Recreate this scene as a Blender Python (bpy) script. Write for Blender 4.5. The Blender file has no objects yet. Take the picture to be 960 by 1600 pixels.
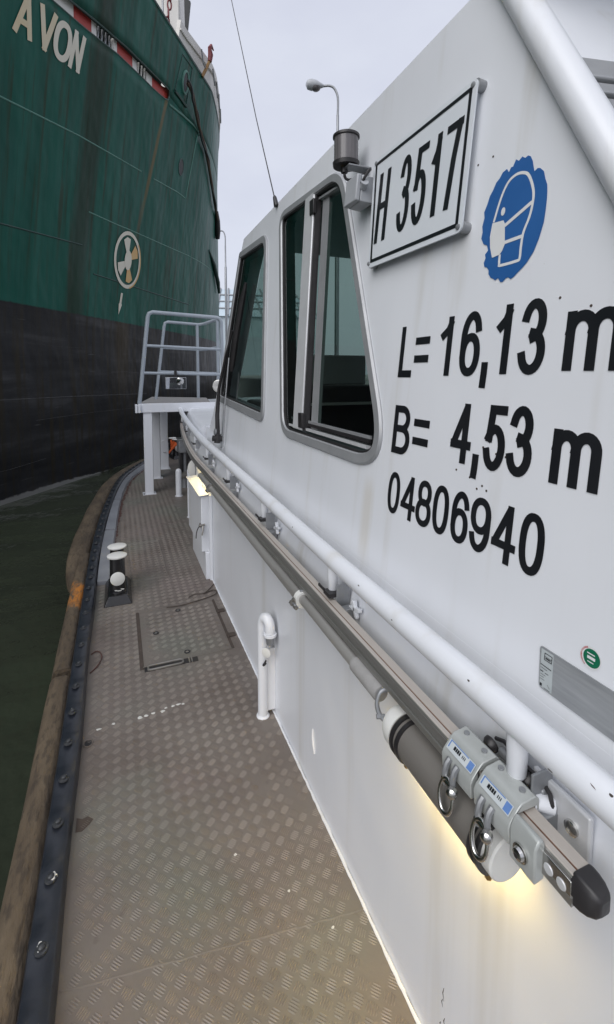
import bpy, bmesh, math, random
from mathutils import Vector, Matrix
from mathutils.geometry import tessellate_polygon
random.seed(7)
R = math.radians
sc = bpy.context.scene

# ------------------------------------------------------------------ camera, world, sun, exposure
cam = bpy.data.cameras.new("camera"); camo = bpy.data.objects.new("camera", cam)
sc.collection.objects.link(camo); sc.camera = camo
camo.location = (0, 0, 1.5); camo.rotation_euler = (R(90 - 4.5), 0, R(-21.807))
cam.sensor_width = 36; cam.lens = 740 / 1600 * 36; cam.shift_y = -159 / 1600
cam.clip_start = 0.02; cam.clip_end = 2000

SUN_EL, SUN_AZ = 43, 240            # azimuth clockwise from +Y (light comes from port quarter)
w = bpy.data.worlds.new("World"); sc.world = w; w.use_nodes = True
nt = w.node_tree; nt.nodes.clear()
N = nt.nodes.new; L = nt.links.new
out = N('ShaderNodeOutputWorld'); bg = N('ShaderNodeBackground'); sky = N('ShaderNodeTexSky')
sky.sky_type = 'NISHITA'; sky.sun_disc = False; sky.sun_elevation = R(SUN_EL); sky.sun_rotation = R(SUN_AZ)
sky.air_density = 1.0; sky.dust_density = 3.0
tc = N('ShaderNodeTexCoord'); mp = N('ShaderNodeMapping'); mp.inputs['Scale'].default_value = (1.2, 1.2, 2.6)
nz = N('ShaderNodeTexNoise'); nz.inputs['Scale'].default_value = 1.6; nz.inputs['Detail'].default_value = 5
cr = N('ShaderNodeValToRGB')
cr.color_ramp.elements[0].position = .3; cr.color_ramp.elements[0].color = (.60, .625, .745, 1)
cr.color_ramp.elements[1].position = .72; cr.color_ramp.elements[1].color = (.765, .80, .885, 1)
gain = N('ShaderNodeVectorMath'); gain.operation = 'SCALE'; gain.inputs['Scale'].default_value = 6.55
mx = N('ShaderNodeMixRGB'); mx.inputs['Fac'].default_value = .93
L(tc.outputs['Generated'], mp.inputs['Vector']); L(mp.outputs['Vector'], nz.inputs['Vector'])
L(nz.outputs['Fac'], cr.inputs['Fac']); L(cr.outputs['Color'], gain.inputs[0])
L(sky.outputs['Color'], mx.inputs['Color1']); L(gain.outputs['Vector'], mx.inputs['Color2'])
L(mx.outputs['Color'], bg.inputs['Color']); bg.inputs['Strength'].default_value = .1
L(bg.outputs['Background'], out.inputs['Surface'])

sl = bpy.data.lights.new("sun", 'SUN'); sl.energy = 1.5; sl.angle = R(60); sl.color = (1, .985, .965)
so = bpy.data.objects.new("sun", sl); sc.collection.objects.link(so)
sd = Vector((math.sin(R(SUN_AZ)) * math.cos(R(SUN_EL)), math.cos(R(SUN_AZ)) * math.cos(R(SUN_EL)), math.sin(R(SUN_EL))))
so.rotation_euler = sd.to_track_quat('Z', 'Y').to_euler()
vs = sc.view_settings; vs.view_transform = 'Standard'; vs.look = 'None'; vs.exposure = .71; vs.gamma = 1
vs.use_curve_mapping = False

# ------------------------------------------------------------------ mesh helpers
W = {}                                   # world translation of every parent
def par(o, p):
    o.parent = p
    o.matrix_parent_inverse = Matrix.Translation(-W.get(p.name, Vector((0, 0, 0))))
class MB:
    def __init__(s): s.v = []; s.f = []
    def add(s, vs_, fs):
        b = len(s.v); s.v += [tuple(v) for v in vs_]; s.f += [tuple(i + b for i in f) for f in fs]; return s
    def hexa(s, p):                      # 8 points: bottom 4 (ccw), top 4
        return s.add(p, [(3, 2, 1, 0), (4, 5, 6, 7), (0, 1, 5, 4), (1, 2, 6, 5), (2, 3, 7, 6), (3, 0, 4, 7)])
    def box(s, x0, x1, y0, y1, z0, z1):
        return s.hexa([(x0, y0, z0), (x1, y0, z0), (x1, y1, z0), (x0, y1, z0), (x0, y0, z1), (x1, y0, z1), (x1, y1, z1), (x0, y1, z1)])
    def obox(s, c, ax, ay, az):          # oriented box from centre and half-vectors
        c, ax, ay, az = map(Vector, (c, ax, ay, az))
        return s.hexa([c - ax - ay - az, c + ax - ay - az, c + ax + ay - az, c - ax + ay - az,
                       c - ax - ay + az, c + ax - ay + az, c + ax + ay + az, c - ax + ay + az])
    def tube(s, path, r, n=12, cap=True, closed=False):
        P = [Vector(p) for p in path]; m = len(P)
        rr = r if isinstance(r, (list, tuple)) else [r] * m
        T = []
        for i in range(m):
            if closed: t = P[(i + 1) % m] - P[i - 1]
            else: t = P[min(i + 1, m - 1)] - P[max(i - 1, 0)]
            T.append(t.normalized())
        up = Vector((0, 0, 1)) if abs(T[0].z) < .9 else Vector((1, 0, 0))
        a = T[0].cross(up).normalized(); vv = []
        for i in range(m):
            a = (a - T[i] * a.dot(T[i])).normalized(); b = T[i].cross(a)
            for k in range(n):
                an = 2 * math.pi * k / n
                vv.append(P[i] + (a * math.cos(an) + b * math.sin(an)) * rr[i])
        ff = []
        for i in range(m if closed else m - 1):
            j = (i + 1) % m
            for k in range(n):
                k2 = (k + 1) % n
                ff.append((i * n + k, i * n + k2, j * n + k2, j * n + k))
        if cap and not closed:
            ff.append(tuple(range(n - 1, -1, -1))); ff.append(tuple((m - 1) * n + k for k in range(n)))
        return s.add(vv, ff)
    def cyl(s, p0, p1, r, n=20, r2=None):
        return s.tube([p0, p1], [r, r if r2 is None else r2], n)
    def lathe(s, c, axis, prof, n=24):   # prof: (dist along axis, radius)
        c = Vector(c); ax = Vector(axis).normalized()
        return s.tube_raw([c + ax * d for d, _ in prof], [q for _, q in prof], ax, n)
    def tube_raw(s, P, rr, ax, n):
        up = Vector((0, 0, 1)) if abs(ax.z) < .9 else Vector((1, 0, 0))
        a = ax.cross(up).normalized(); b = ax.cross(a); vv = []; ff = []; m = len(P)
        for p, r in zip(P, rr):
            for k in range(n):
                an = 2 * math.pi * k / n; vv.append(p + (a * math.cos(an) + b * math.sin(an)) * max(r, 1e-5))
        for i in range(m - 1):
            for k in range(n):
                k2 = (k + 1) % n; ff.append((i * n + k, i * n + k2, (i + 1) * n + k2, (i + 1) * n + k))
        ff.append(tuple(range(n - 1, -1, -1))); ff.append(tuple((m - 1) * n + k for k in range(n)))
        return s.add(vv, ff)
    def sweep(s, prof_at, path, closed_prof=True, cap=True):  # prof_at(i)-> list of points for station i
        rows = [prof_at(i) for i in range(len(path))]; n = len(rows[0]); vv = [p for r_ in rows for p in r_]; ff = []
        for i in range(len(rows) - 1):
            for k in range(n if closed_prof else n - 1):
                k2 = (k + 1) % n; ff.append((i * n + k, (i + 1) * n + k, (i + 1) * n + k2, i * n + k2))
        if cap and closed_prof:
            ff.append(tuple(range(n))); ff.append(tuple((len(rows) - 1) * n + k for k in range(n - 1, -1, -1)))
        return s.add(vv, ff)
    def extr(s, loop, d):                # extrude a planar loop of points by vector d
        n = len(loop); d = Vector(d); a = [Vector(p) for p in loop]
        return s.add(a + [p + d for p in a], [tuple(range(n - 1, -1, -1)), tuple(range(n, 2 * n))] +
                     [(i, (i + 1) % n, n + (i + 1) % n, n + i) for i in range(n)])
def obj(name, mb, mat=None, parent=None, smooth=40, bevel=0, bseg=2, loc=None):
    me = bpy.data.meshes.new(name)
    me.from_pydata([tuple(v) for v in mb.v], [], mb.f); me.validate(); 
    bm = bmesh.new(); bm.from_mesh(me); bmesh.ops.recalc_face_normals(bm, faces=bm.faces); bm.to_mesh(me); bm.free()
    if smooth:
        me.polygons.foreach_set('use_smooth', [True] * len(me.polygons)); me.set_sharp_from_angle(angle=R(smooth))
    if mat: me.materials.append(mat)
    o = bpy.data.objects.new(name, me); sc.collection.objects.link(o)
    if loc: o.location = loc; W[o.name] = Vector(loc)
    if parent: par(o, parent)
    if bevel:
        b = o.modifiers.new("bevel", 'BEVEL'); b.width = bevel; b.segments = bseg; b.limit_method = 'ANGLE'; b.angle_limit = R(35)
        b.harden_normals = False
    return o
def copy(o, loc, parent=None, rot=None):
    c = o.copy(); sc.collection.objects.link(c); c.location = loc
    if rot: c.rotation_euler = rot
    c.parent = None
    if parent: par(c, parent)
    for k in ('label', 'category', 'group'):
        if k in c and parent: del c[k]
    return c
def thing(name, label, cat, loc=(0, 0, 0), group=None):
    o = bpy.data.objects.new(name, None); sc.collection.objects.link(o); o.location = loc; o.empty_display_size = .1
    W[o.name] = Vector(loc); tag(o, label, cat, group); return o
def tag(o, label=None, cat=None, group=None, kind=None):
    if label: o['label'] = label
    if cat: o['category'] = cat
    if group: o['group'] = group
    if kind: o['kind'] = kind
    return o

# ------------------------------------------------------------------ materials
def newmat(name):
    m = bpy.data.materials.new(name); m.use_nodes = True
    t = m.node_tree; return m, t, t.nodes['Principled BSDF']
def ramp(t, fac, els):
    r = t.nodes.new('ShaderNodeValToRGB'); e = r.color_ramp.elements
    while len(e) < len(els): e.new(.5)
    for a, (p, c) in zip(e, els): a.position = p; a.color = (*c, 1) if len(c) == 3 else c
    t.links.new(fac, r.inputs['Fac']); return r.outputs['Color']
def noise(t, scale, detail=4, vec=None, stretch=None, rough=.55, coord='Object'):
    n = t.nodes.new('ShaderNodeTexNoise'); n.inputs['Scale'].default_value = scale
    n.inputs['Detail'].default_value = detail; n.inputs['Roughness'].default_value = rough
    if vec is None:
        c = t.nodes.new('ShaderNodeTexCoord'); vec = c.outputs[coord]
    if stretch:
        m = t.nodes.new('ShaderNodeMapping'); m.inputs['Scale'].default_value = stretch
        t.links.new(vec, m.inputs['Vector']); vec = m.outputs['Vector']
    t.links.new(vec, n.inputs['Vector']); return n.outputs['Fac']
def mix(t, fac, a, b, mode='MIX'):
    m = t.nodes.new('ShaderNodeMixRGB'); m.blend_type = mode
    for s_, v in ((m.inputs['Fac'], fac), (m.inputs['Color1'], a), (m.inputs['Color2'], b)):
        if isinstance(v, (int, float)): s_.default_value = v
        elif isinstance(v, tuple): s_.default_value = (*v, 1)
        else: t.links.new(v, s_)
    return m.outputs['Color']
def math_(t, op, a, b=0.0, clamp=False):
    m = t.nodes.new('ShaderNodeMath'); m.operation = op; m.use_clamp = clamp
    for s_, v in ((m.inputs[0], a), (m.inputs[1], b)):
        if isinstance(v, (int, float)): s_.default_value = v
        else: t.links.new(v, s_)
    return m.outputs[0]
def sstep(t, x, lo, hi):
    m = t.nodes.new('ShaderNodeMapRange'); m.interpolation_type = 'SMOOTHSTEP'
    m.inputs['From Min'].default_value = lo; m.inputs['From Max'].default_value = hi
    t.links.new(x, m.inputs['Value']); return m.outputs['Result']
def bump(t, b, h, strength=.3, dist=.01):
    n = t.nodes.new('ShaderNodeBump'); n.inputs['Strength'].default_value = strength; n.inputs['Distance'].default_value = dist
    t.links.new(h, n.inputs['Height']); t.links.new(n.outputs['Normal'], b.inputs['Normal'])
def sep(t, v):
    s = t.nodes.new('ShaderNodeSeparateXYZ'); t.links.new(v, s.inputs[0]); return s.outputs
def coord(t, k='Object'):
    return t.nodes.new('ShaderNodeTexCoord').outputs[k]
def simple(name, c1, c2=None, scale=8, rough=.5, metal=0, bmp=0, bscale=60, stretch=None, spec=.5):
    m, t, b = newmat(name)
    c2 = c2 or tuple(x * .8 for x in c1)
    f = noise(t, scale, 5, stretch=stretch)
    t.links.new(ramp(t, f, [(.3, c1), (.7, c2)]), b.inputs['Base Color'])
    b.inputs['Roughness'].default_value = rough; b.inputs['Metallic'].default_value = metal
    b.inputs['Specular IOR Level'].default_value = spec
    if bmp: bump(t, b, noise(t, bscale, 3), bmp, .003)
    return m
def white_paint():
    m, t, b = newmat('white_paint')
    c = coord(t); z = sep(t, c)
    f = noise(t, 2.2, 5, stretch=(1, 1, .35))                      # soft weathering
    col = ramp(t, f, [(.3, (.760, .780, .822)), (.75, (.697, .717, .760))])
    st = noise(t, 9, 4, stretch=(1, 1, .04))                        # runs of grime down the plating
    col = mix(t, math_(t, 'MULTIPLY', sstep(t, st, .54, .78), .5), col, (.53, .515, .47))
    dd = math_(t, 'ABSOLUTE', math_(t, 'SUBTRACT', math_(t, 'ADD', z['Y'], math_(t, 'MULTIPLY', math_(t, 'SUBTRACT', st, .5), .08)), 1.20))   # rusty run below the sliding window corner
    rk = math_(t, 'MULTIPLY', math_(t, 'SUBTRACT', 1.0, sstep(t, dd, .006, .045)), math_(t, 'SUBTRACT', 1.0, sstep(t, z['Z'], 1.14, 1.22)))
    rk = math_(t, 'MULTIPLY', rk, sstep(t, z['Z'], .93, 1.02))
    col = mix(t, math_(t, 'MULTIPLY', rk, .40), col, (.55, .50, .40))
    sp = noise(t, 130, 2)                                           # specks and chips
    col = mix(t, math_(t, 'MULTIPLY', sstep(t, sp, .80, .84), .6), col, (.32, .27, .22))
    t.links.new(col, b.inputs['Base Color']); b.inputs['Roughness'].default_value = .30
    b.inputs['Specular IOR Level'].default_value = .45
    h = math_(t, 'ADD', noise(t, 1.8, 2), math_(t, 'MULTIPLY', noise(t, 70, 3), .012)); bump(t, b, h, .5, .022)
    return m
def deck_mat(name='deck_paint', gain_=.74):
    m, t, b = newmat(name)
    c = coord(t)
    f = noise(t, 3.0, 6); g = noise(t, 24, 5); k = noise(t, 1.1, 3)
    col = ramp(t, f, [(.28, (.175, .147, .130)), (.5, (.215, .186, .167)), (.75, (.250, .224, .200))])
    col = mix(t, math_(t, 'MULTIPLY', sstep(t, k, .46, .66), .6), col, (.195, .210, .180))
    col = mix(t, math_(t, 'MULTIPLY', sstep(t, g, .62, .75), .5), col, (.13, .108, .094))
    sp = noise(t, 260, 2); col = mix(t, math_(t, 'MULTIPLY', sstep(t, sp, .79, .82), .8), col, (.55, .53, .5))
    col = mix(t, 1.0, col, (gain_, gain_, gain_), 'MULTIPLY')
    pt = noise(t, 1.7, 4); col = mix(t, math_(t, 'MULTIPLY', sstep(t, pt, .52, .68), .30), col, (.20, .155, .15))
    t.links.new(col, b.inputs['Base Color']); b.inputs['Roughness'].default_value = .52
    t.links.new(ramp(t, g, [(.3, (.42,) * 3), (.7, (.62,) * 3)]), b.inputs['Roughness'])
    bump(t, b, noise(t, 90, 4), .25, .002)
    return m
def fender_mat():
    m, t, b = newmat('fender_rubber')
    c = coord(t); z = sep(t, c)
    f = noise(t, 9, 8, stretch=(1, .35, 1)); g = noise(t, 55, 6, stretch=(1, .3, 1))
    col = ramp(t, f, [(.25, (.050, .038, .027)), (.5, (.098, .073, .048)), (.72, (.155, .118, .076))])
    col = mix(t, math_(t, 'MULTIPLY', sstep(t, g, .48, .66), .7), col, (.045, .034, .025))
    # rubbed-on orange paint, a patch of its own shape
    y = z['Y']; d = math_(t, 'ABSOLUTE', math_(t, 'SUBTRACT', y, 3.43))
    d = math_(t, 'ADD', d, math_(t, 'MULTIPLY', math_(t, 'SUBTRACT', noise(t, 5, 6), .5), 1.2))
    col = mix(t, math_(t, 'MULTIPLY', math_(t, 'SUBTRACT', 1.0, sstep(t, d, .0, .22)), math_(t, 'MULTIPLY', sstep(t, g, .36, .52), .85)), col, (.52, .19, .025))
    t.links.new(col, b.inputs['Base Color']); b.inputs['Roughness'].default_value = .75
    bump(t, b, math_(t, 'ADD', f, math_(t, 'MULTIPLY', g, .6)), .9, .014)
    return m
def hull_mat():
    m, t, b = newmat('ship_hull_paint')
    uv = coord(t, 'UV'); xyz = sep(t, uv); s, z = xyz['X'], xyz['Y']
    n1 = noise(t, 1, 5, vec=uv, stretch=(2.6, .16, 1)); n2 = noise(t, 1, 5, vec=uv, stretch=(.5, .35, 1))
    n3 = noise(t, 1, 6, vec=uv, stretch=(7, .35, 1)); n4 = noise(t, 1, 6, vec=uv, stretch=(.35, 2.6, 1))
    green = ramp(t, n1, [(.3, (.005, .062, .043)), (.5, (.007, .084, .060)), (.72, (.017, .112, .083))])
    green = mix(t, math_(t, 'MULTIPLY', sstep(t, n2, .45, .75), .35), green, (.017, .058, .050))
    green = mix(t, math_(t, 'MULTIPLY', sstep(t, n3, .50, .68), .75), green, (.022, .036, .018))
    # broad brown-black streak that runs down the plating below the name
    d = math_(t, 'ABSOLUTE', math_(t, 'SUBTRACT', math_(t, 'ADD', s, math_(t, 'MULTIPLY', n1, .25)), math_(t, 'ADD', -2.42, math_(t, 'MULTIPLY', z, .03))))
    green = mix(t, math_(t, 'MULTIPLY', math_(t, 'SUBTRACT', 1.0, sstep(t, d, .12, .42)), .75), green, (.016, .026, .014))
    # rust run
    line = math_(t, 'ADD', -1.31, math_(t, 'MULTIPLY', z, .193))
    d = math_(t, 'ABSOLUTE', math_(t, 'SUBTRACT', math_(t, 'ADD', s, math_(t, 'MULTIPLY', math_(t, 'SUBTRACT', n3, .5), .10)), line))
    rk = math_(t, 'MULTIPLY', math_(t, 'SUBTRACT', 1.0, sstep(t, d, .02, .10)), math_(t, 'MULTIPLY', sstep(t, z, 4.2, 6.5), math_(t, 'SUBTRACT', 1.0, sstep(t, z, 8.25, 8.45))))
    green = mix(t, math_(t, 'MULTIPLY', rk, .55), green, (.20, .105, .028))
    black = ramp(t, n4, [(.3, (.010, .0105, .012)), (.55, (.024, .0245, .026)), (.74, (.062, .062, .063))])
    black = mix(t, math_(t, 'MULTIPLY', sstep(t, n3, .46, .64), .75), black, (.026, .021, .012))
    black = mix(t, math_(t, 'MULTIPLY', sstep(t, noise(t, 1, 6, vec=uv, stretch=(1.2, 16, 1)), .66, .73), .45), black, (.10, .10, .098))
    d = math_(t, 'ABSOLUTE', math_(t, 'ADD', math_(t, 'ADD', s, .55), math_(t, 'MULTIPLY', n1, .3)))
    black = mix(t, math_(t, 'MULTIPLY', math_(t, 'MULTIPLY', math_(t, 'SUBTRACT', 1.0, sstep(t, d, .1, .5)), sstep(t, z, .2, 2.6)), .6), black, (.045, .031, .012))
    zb = math_(t, 'ADD', z, math_(t, 'MULTIPLY', math_(t, 'SUBTRACT', n3, .5), .08))
    col = mix(t, sstep(t, zb, 2.70, 2.74), black, green)
    foul = math_(t, 'ADD', z, math_(t, 'MULTIPLY', math_(t, 'SUBTRACT', noise(t, 1, 4, vec=uv, stretch=(6, 9, 1)), .5), .10))
    col = mix(t, math_(t, 'SUBTRACT', 1.0, sstep(t, math_(t, 'ADD', foul, math_(t, 'MULTIPLY', sstep(t, s, -3.4, -.3), .14)), -.675, -.645)), col, (.20, .20, .19))
    t.links.new(col, b.inputs['Base Color'])
    t.links.new(ramp(t, n2, [(.3, (.34,) * 3), (.7, (.5,) * 3)]), b.inputs['Roughness'])
    b.inputs['Specular IOR Level'].default_value = .12
    h = math_(t, 'ADD', math_(t, 'MULTIPLY', noise(t, 1, 3, vec=uv, stretch=(.9, .5, 1)), 1.0), math_(t, 'MULTIPLY', n1, .12))
    bump(t, b, h, .7, .14)
    return m
def water_mat():
    m, t, b = newmat('harbour_water')
    f = noise(t, .25, 3)
    t.links.new(ramp(t, f, [(.3, (.038, .044, .030)), (.7, (.047, .058, .036))]), b.inputs['Base Color'])
    b.inputs['Roughness'].default_value = .06; b.inputs['IOR'].default_value = 1.33
    c = coord(t)
    h = math_(t, 'ADD', math_(t, 'ADD', noise(t, 1.3, 4, stretch=(1, .55, 1)), math_(t, 'MULTIPLY', noise(t, 6, 3), .15)), math_(t, 'MULTIPLY', noise(t, .55, 2, stretch=(.6, 1.5, 1)), 1.6))
    bump(t, b, h, .6, .16)
    return m
def glass_mat(name, tint, ior=1.5, rough=0.0):
    m = bpy.data.materials.new(name); m.use_nodes = True; t = m.node_tree; t.nodes.clear()
    o = t.nodes.new('ShaderNodeOutputMaterial'); x = t.nodes.new('ShaderNodeMixShader')
    tr = t.nodes.new('ShaderNodeBsdfTransparent'); tr.inputs['Color'].default_value = (*tint, 1)
    gl = t.nodes.new('ShaderNodeBsdfGlossy'); gl.inputs['Roughness'].default_value = rough
    fr = t.nodes.new('ShaderNodeFresnel')
    gm = t.nodes.new('ShaderNodeNewGeometry'); io = math_(t, 'ADD', ior, math_(t, 'MULTIPLY', gm.outputs['Backfacing'], 1 / ior - ior))   # thin sheet: the same from both faces
    t.links.new(io, fr.inputs['IOR'])
    t.links.new(fr.outputs[0], x.inputs['Fac']); t.links.new(tr.outputs[0], x.inputs[1]); t.links.new(gl.outputs[0], x.inputs[2])
    t.links.new(x.outputs[0], o.inputs['Surface']); return m
def emit_mat(name, c, s):
    m, t, b = newmat(name); b.inputs['Base Color'].default_value = (*c, 1)
    b.inputs['Emission Color'].default_value = (*c, 1); b.inputs['Emission Strength'].default_value = s; return m

M = dict(
    white=white_paint(), deck=deck_mat(), tread=deck_mat('worn_lit_tread_bars', .90), fender=fender_mat(), hull=hull_mat(), water=water_mat(),  # bars lightened, deck darkened: wear plus relief light and shade put into colour
    glass=glass_mat('tinted_window_glass', (.46, .54, .51), 1.60),
    kerb=simple('navy_black_kerb_paint', (.013, .016, .024), (.024, .028, .037), 14, .33, bmp=.25, bscale=30),
    kerbside=simple('kerb_side_black', (.016, .016, .018), (.04, .036, .034), 20, .5),
    waterway=simple('grey_waterway_paint', (.20, .21, .235), (.27, .28, .31), 6, .35, bmp=.1),
    alu=simple('brushed_aluminium', (.42, .42, .42), (.55, .55, .55), 12, .32, .85, stretch=(1, .1, 1)),
    frame=simple('window_frame_aluminium', (.33, .34, .355), (.40, .41, .425), 10, .45, .35),
    framelight=simple('sliding_post_aluminium', (.60, .61, .63), (.68, .69, .71), 10, .4, .25),
    steel=simple('stainless_steel', (.50, .49, .47), (.64, .63, .61), 25, .22, 1.0),
    dirtysteel=simple('weathered_stainless', (.26, .25, .235), (.36, .345, .32), 25, .4, .7),
    track=simple('anodised_track', (.33, .325, .31), (.42, .41, .39), 16, .34, .7, stretch=(1, .06, 1)),
    groove=simple('track_groove_dark', (.24, .235, .225), (.32, .31, .30), 16, .4, .5, stretch=(1, .06, 1)),
    copper=simple('bronze_guide_line', (.22, .12, .08), (.30, .17, .12), 20, .35, .6),
    beige=simple('track_top_beige', (.46, .42, .38), (.54, .50, .46), 14, .42, .2, stretch=(1, .06, 1)),
    trolley=simple('grey_trolley_body', (.40, .42, .41), (.46, .48, .47), 18, .35, .2),
    canister=simple('grey_plastic_tube', (.135, .125, .115), (.185, .175, .16), 9, .38, bmp=.1, stretch=(1, .15, 1)),
    capwhite=simple('off_white_plastic', (.66, .66, .63), (.72, .72, .70), 12, .5),
    rubber=simple('black_rubber', (.018, .017, .018), (.030, .028, .030), 15, .42),
    black=simple('black_enamel', (.012, .012, .014), (.022, .021, .022), 12, .22, bmp=.15),
    polegrey=simple('grey_pole_tube', (.34, .33, .315), (.43, .42, .40), 14, .38, .4, stretch=(1, .08, 1)),
    grip=simple('grey_foam_grip', (.26, .255, .25), (.31, .305, .30), 30, .8, bmp=.3, bscale=200),
    brass=simple('brass_bolt', (.48, .33, .13), (.36, .24, .09), 40, .35, .9),
    sticker=simple('white_vinyl', (.70, .71, .72), (.74, .75, .76), 12, .4),
    plate=simple('white_number_plate', (.66, .70, .745), (.70, .735, .775), 5, .36),
    ink=simple('black_vinyl_lettering', (.010, .011, .014), (.016, .017, .02), 9, .35),
    blue=simple('blue_safety_vinyl', (.022, .105, .32), (.030, .125, .36), 9, .42),
    labelblue=simple('label_blue', (.10, .20, .46), (.14, .25, .52), 40, .4),
    labelgrey=simple('label_grey', (.50, .54, .56), (.54, .58, .60), 40, .4),
    green=simple('green_sticker', (.0, .12, .06), (.005, .16, .08), 60, .45),
    pink=simple('sticker_red_print', (.5, .12, .14), (.6, .5, .5), 200, .45),
    dataplate=simple('brushed_data_plate', (.30, .315, .33), (.40, .415, .43), 22, .42, .35, stretch=(1, .5, 6)),
    railgrey=simple('blue_grey_rail_paint', (.30, .34, .385), (.36, .40, .44), 9, .4),
    orange=simple('orange_rope', (.65, .12, .025), (.5, .09, .02), 60, .8, bmp=.5, bscale=150),
    platform=simple('grey_gritted_platform', (.22, .21, .205), (.30, .29, .28), 60, .8, bmp=.4, bscale=200),
    shipwhite=simple('ship_white_paint', (.62, .60, .56), (.72, .70, .67), 2, .5),
    cream=simple('cream_hull_lettering', (.62, .58, .47), (.68, .65, .55), 3, .5),
    amber=simple('rust_stained_cream', (.58, .40, .17), (.62, .33, .09), 3, .5),
    red=simple('red_enamel', (.42, .035, .022), (.36, .03, .02), 6, .5),
    darkred=simple('dark_red_chain', (.14, .02, .03), (.20, .04, .04), 20, .6),
    brown=simple('brown_rope', (.075, .055, .042), (.12, .085, .06), 40, .85),
    seam=simple('weld_seam_green', (.10, .25, .20), (.07, .19, .15), 4, .5),
    seamdark=simple('weld_seam_dark', (.012, .045, .036), (.018, .055, .045), 4, .5),
    scratch=simple('hull_scratch_grey', (.045, .046, .047), (.12, .12, .118), 3, .6),
    boltpaint=simple('worn_bolt_paint', (.028, .031, .037), (.065, .068, .072), 60, .35, .2),
    dark=simple('dark_interior', (.028, .030, .031), (.042, .043, .043), 3, .6),
    cabin_in=simple('cabin_lining', (.34, .36, .36), (.42, .44, .44), 2, .7),
    seatnavy=simple('navy_seat_cloth', (.06, .075, .12), (.08, .095, .14), 20, .85),
    galv=simple('galvanised_steel', (.26, .27, .285), (.34, .35, .365), 18, .45, .5),
    navlens=simple('smoked_lamp_lens', (.10, .095, .10), (.17, .16, .165), 8, .18, stretch=(12, 12, .4)),
    greybox=simple('grey_junction_box', (.36, .375, .40), (.42, .435, .46), 9, .45),
    concrete=simple('quay_concrete', (.26, .25, .235), (.34, .33, .31), .8, .85, bmp=.3, bscale=8),
    paleblue=simple('pale_blue_lattice', (.42, .50, .56), (.5, .58, .64), 1, .6),
    paintwhite=simple('spilt_white_paint', (.72, .72, .70), (.6, .6, .58), 60, .5),
    mirror=simple('mirror_glass', (.85, .86, .88), (.88, .88, .9), 3, .03, 1.0),
    dirt=simple('dark_dirt', (.05, .04, .034), (.08, .06, .05), 30, .8),
    redseam=simple('red_brown_primer', (.10, .045, .036), (.075, .04, .034), 20, .7),
    lamp=emit_mat('warm_lamp', (1.0, .72, .23), 215),
    lamp2=emit_mat('warm_locker_lamp', (1.0, .78, .32), 15),
)

# ------------------------------------------------------------------ 2D stroke lettering
def E(cx, cy, rx, ry, a0, a1, n=20, p=2.0):
    o = []
    for i in range(n + 1):
        a = R(a0 + (a1 - a0) * i / n); c, s = math.cos(a), math.sin(a)
        o.append((cx + rx * math.copysign(abs(c) ** (2 / p), c), cy + ry * math.copysign(abs(s) ** (2 / p), s)))
    return o
SIX = [E(.5, .31, .5, .31, 0, 360, 28, 2.2), [*E(.53, .70, .45, .30, 15, 90, 8), *E(.53, .60, .53, .40, 95, 180, 10), (0, .32)]]
GL = {
    '0': [E(.5, .5, .5, .5, 0, 360, 36, 2.4)],
    '1': [[(.8, 0), (.8, 1)], [(.8, .93), (.6, .82), (.12, .72)]],
    '3': [[*E(.46, .745, .43, .255, 165, -85, 18)], [*E(.47, .275, .5, .275, 88, -165, 20)]],
    '4': [[(.74, 0), (.74, 1)], [(.70, .98), (.04, .32)], [(0, .28), (1, .28)]],
    '5': [[(.92, 1), (.2, 1)], [(.2, .98), (.1, .5)], [*E(.48, .33, .5, .33, 148, -162, 22)]],
    '6': SIX, '9': [[(1 - x, 1 - y) for x, y in s] for s in SIX],
    '7': [[(0, 1), (1, 1)], [(.95, 1), (.62, .58), (.36, 0)]],
    '8': [E(.5, .755, .42, .245, 0, 360, 28, 2.2), E(.5, .27, .5, .27, 0, 360, 28, 2.2)],
    'H': [[(0, 0), (0, 1)], [(1, 0), (1, 1)], [(0, .52), (1, .52)]],
    'L': [[(0, 0), (0, 1)], [(0, 0), (1, 0)]],
    'B': [[(0, 0), (0, 1)], [(0, 1), (.5, 1), *E(.5, .765, .4, .235, 85, -85, 12), (0, .53)], [(0, .53), (.55, .53), *E(.55, .265, .45, .265, 85, -85, 12), (0, 0)]],
    '=': [[(0, .86), (1, .86)], [(0, .14), (1, .14)]],
    ',': [[(.55, 1), (.55, .62), (.3, .1)]],
    'm': [[(0, 0), (0, 1)], [*E(.25, .7, .25, .3, 175, 0, 12), (.5, 0)], [*E(.75, .7, .25, .3, 175, 0, 12), (1, 0)]],
    'A': [[(0, 0), (.5, 1)], [(1, 0), (.5, 1)], [(.18, .28), (.82, .28)]],
    'V': [[(0, 1), (.5, 0)], [(1, 1), (.5, 0)]],
    'O': [E(.5, .5, .5, .5, 0, 360, 36, 2.3)],
    'N': [[(0, 0), (0, 1)], [(0, 1), (1, 0)], [(1, 0), (1, 1)]],
}
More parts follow.
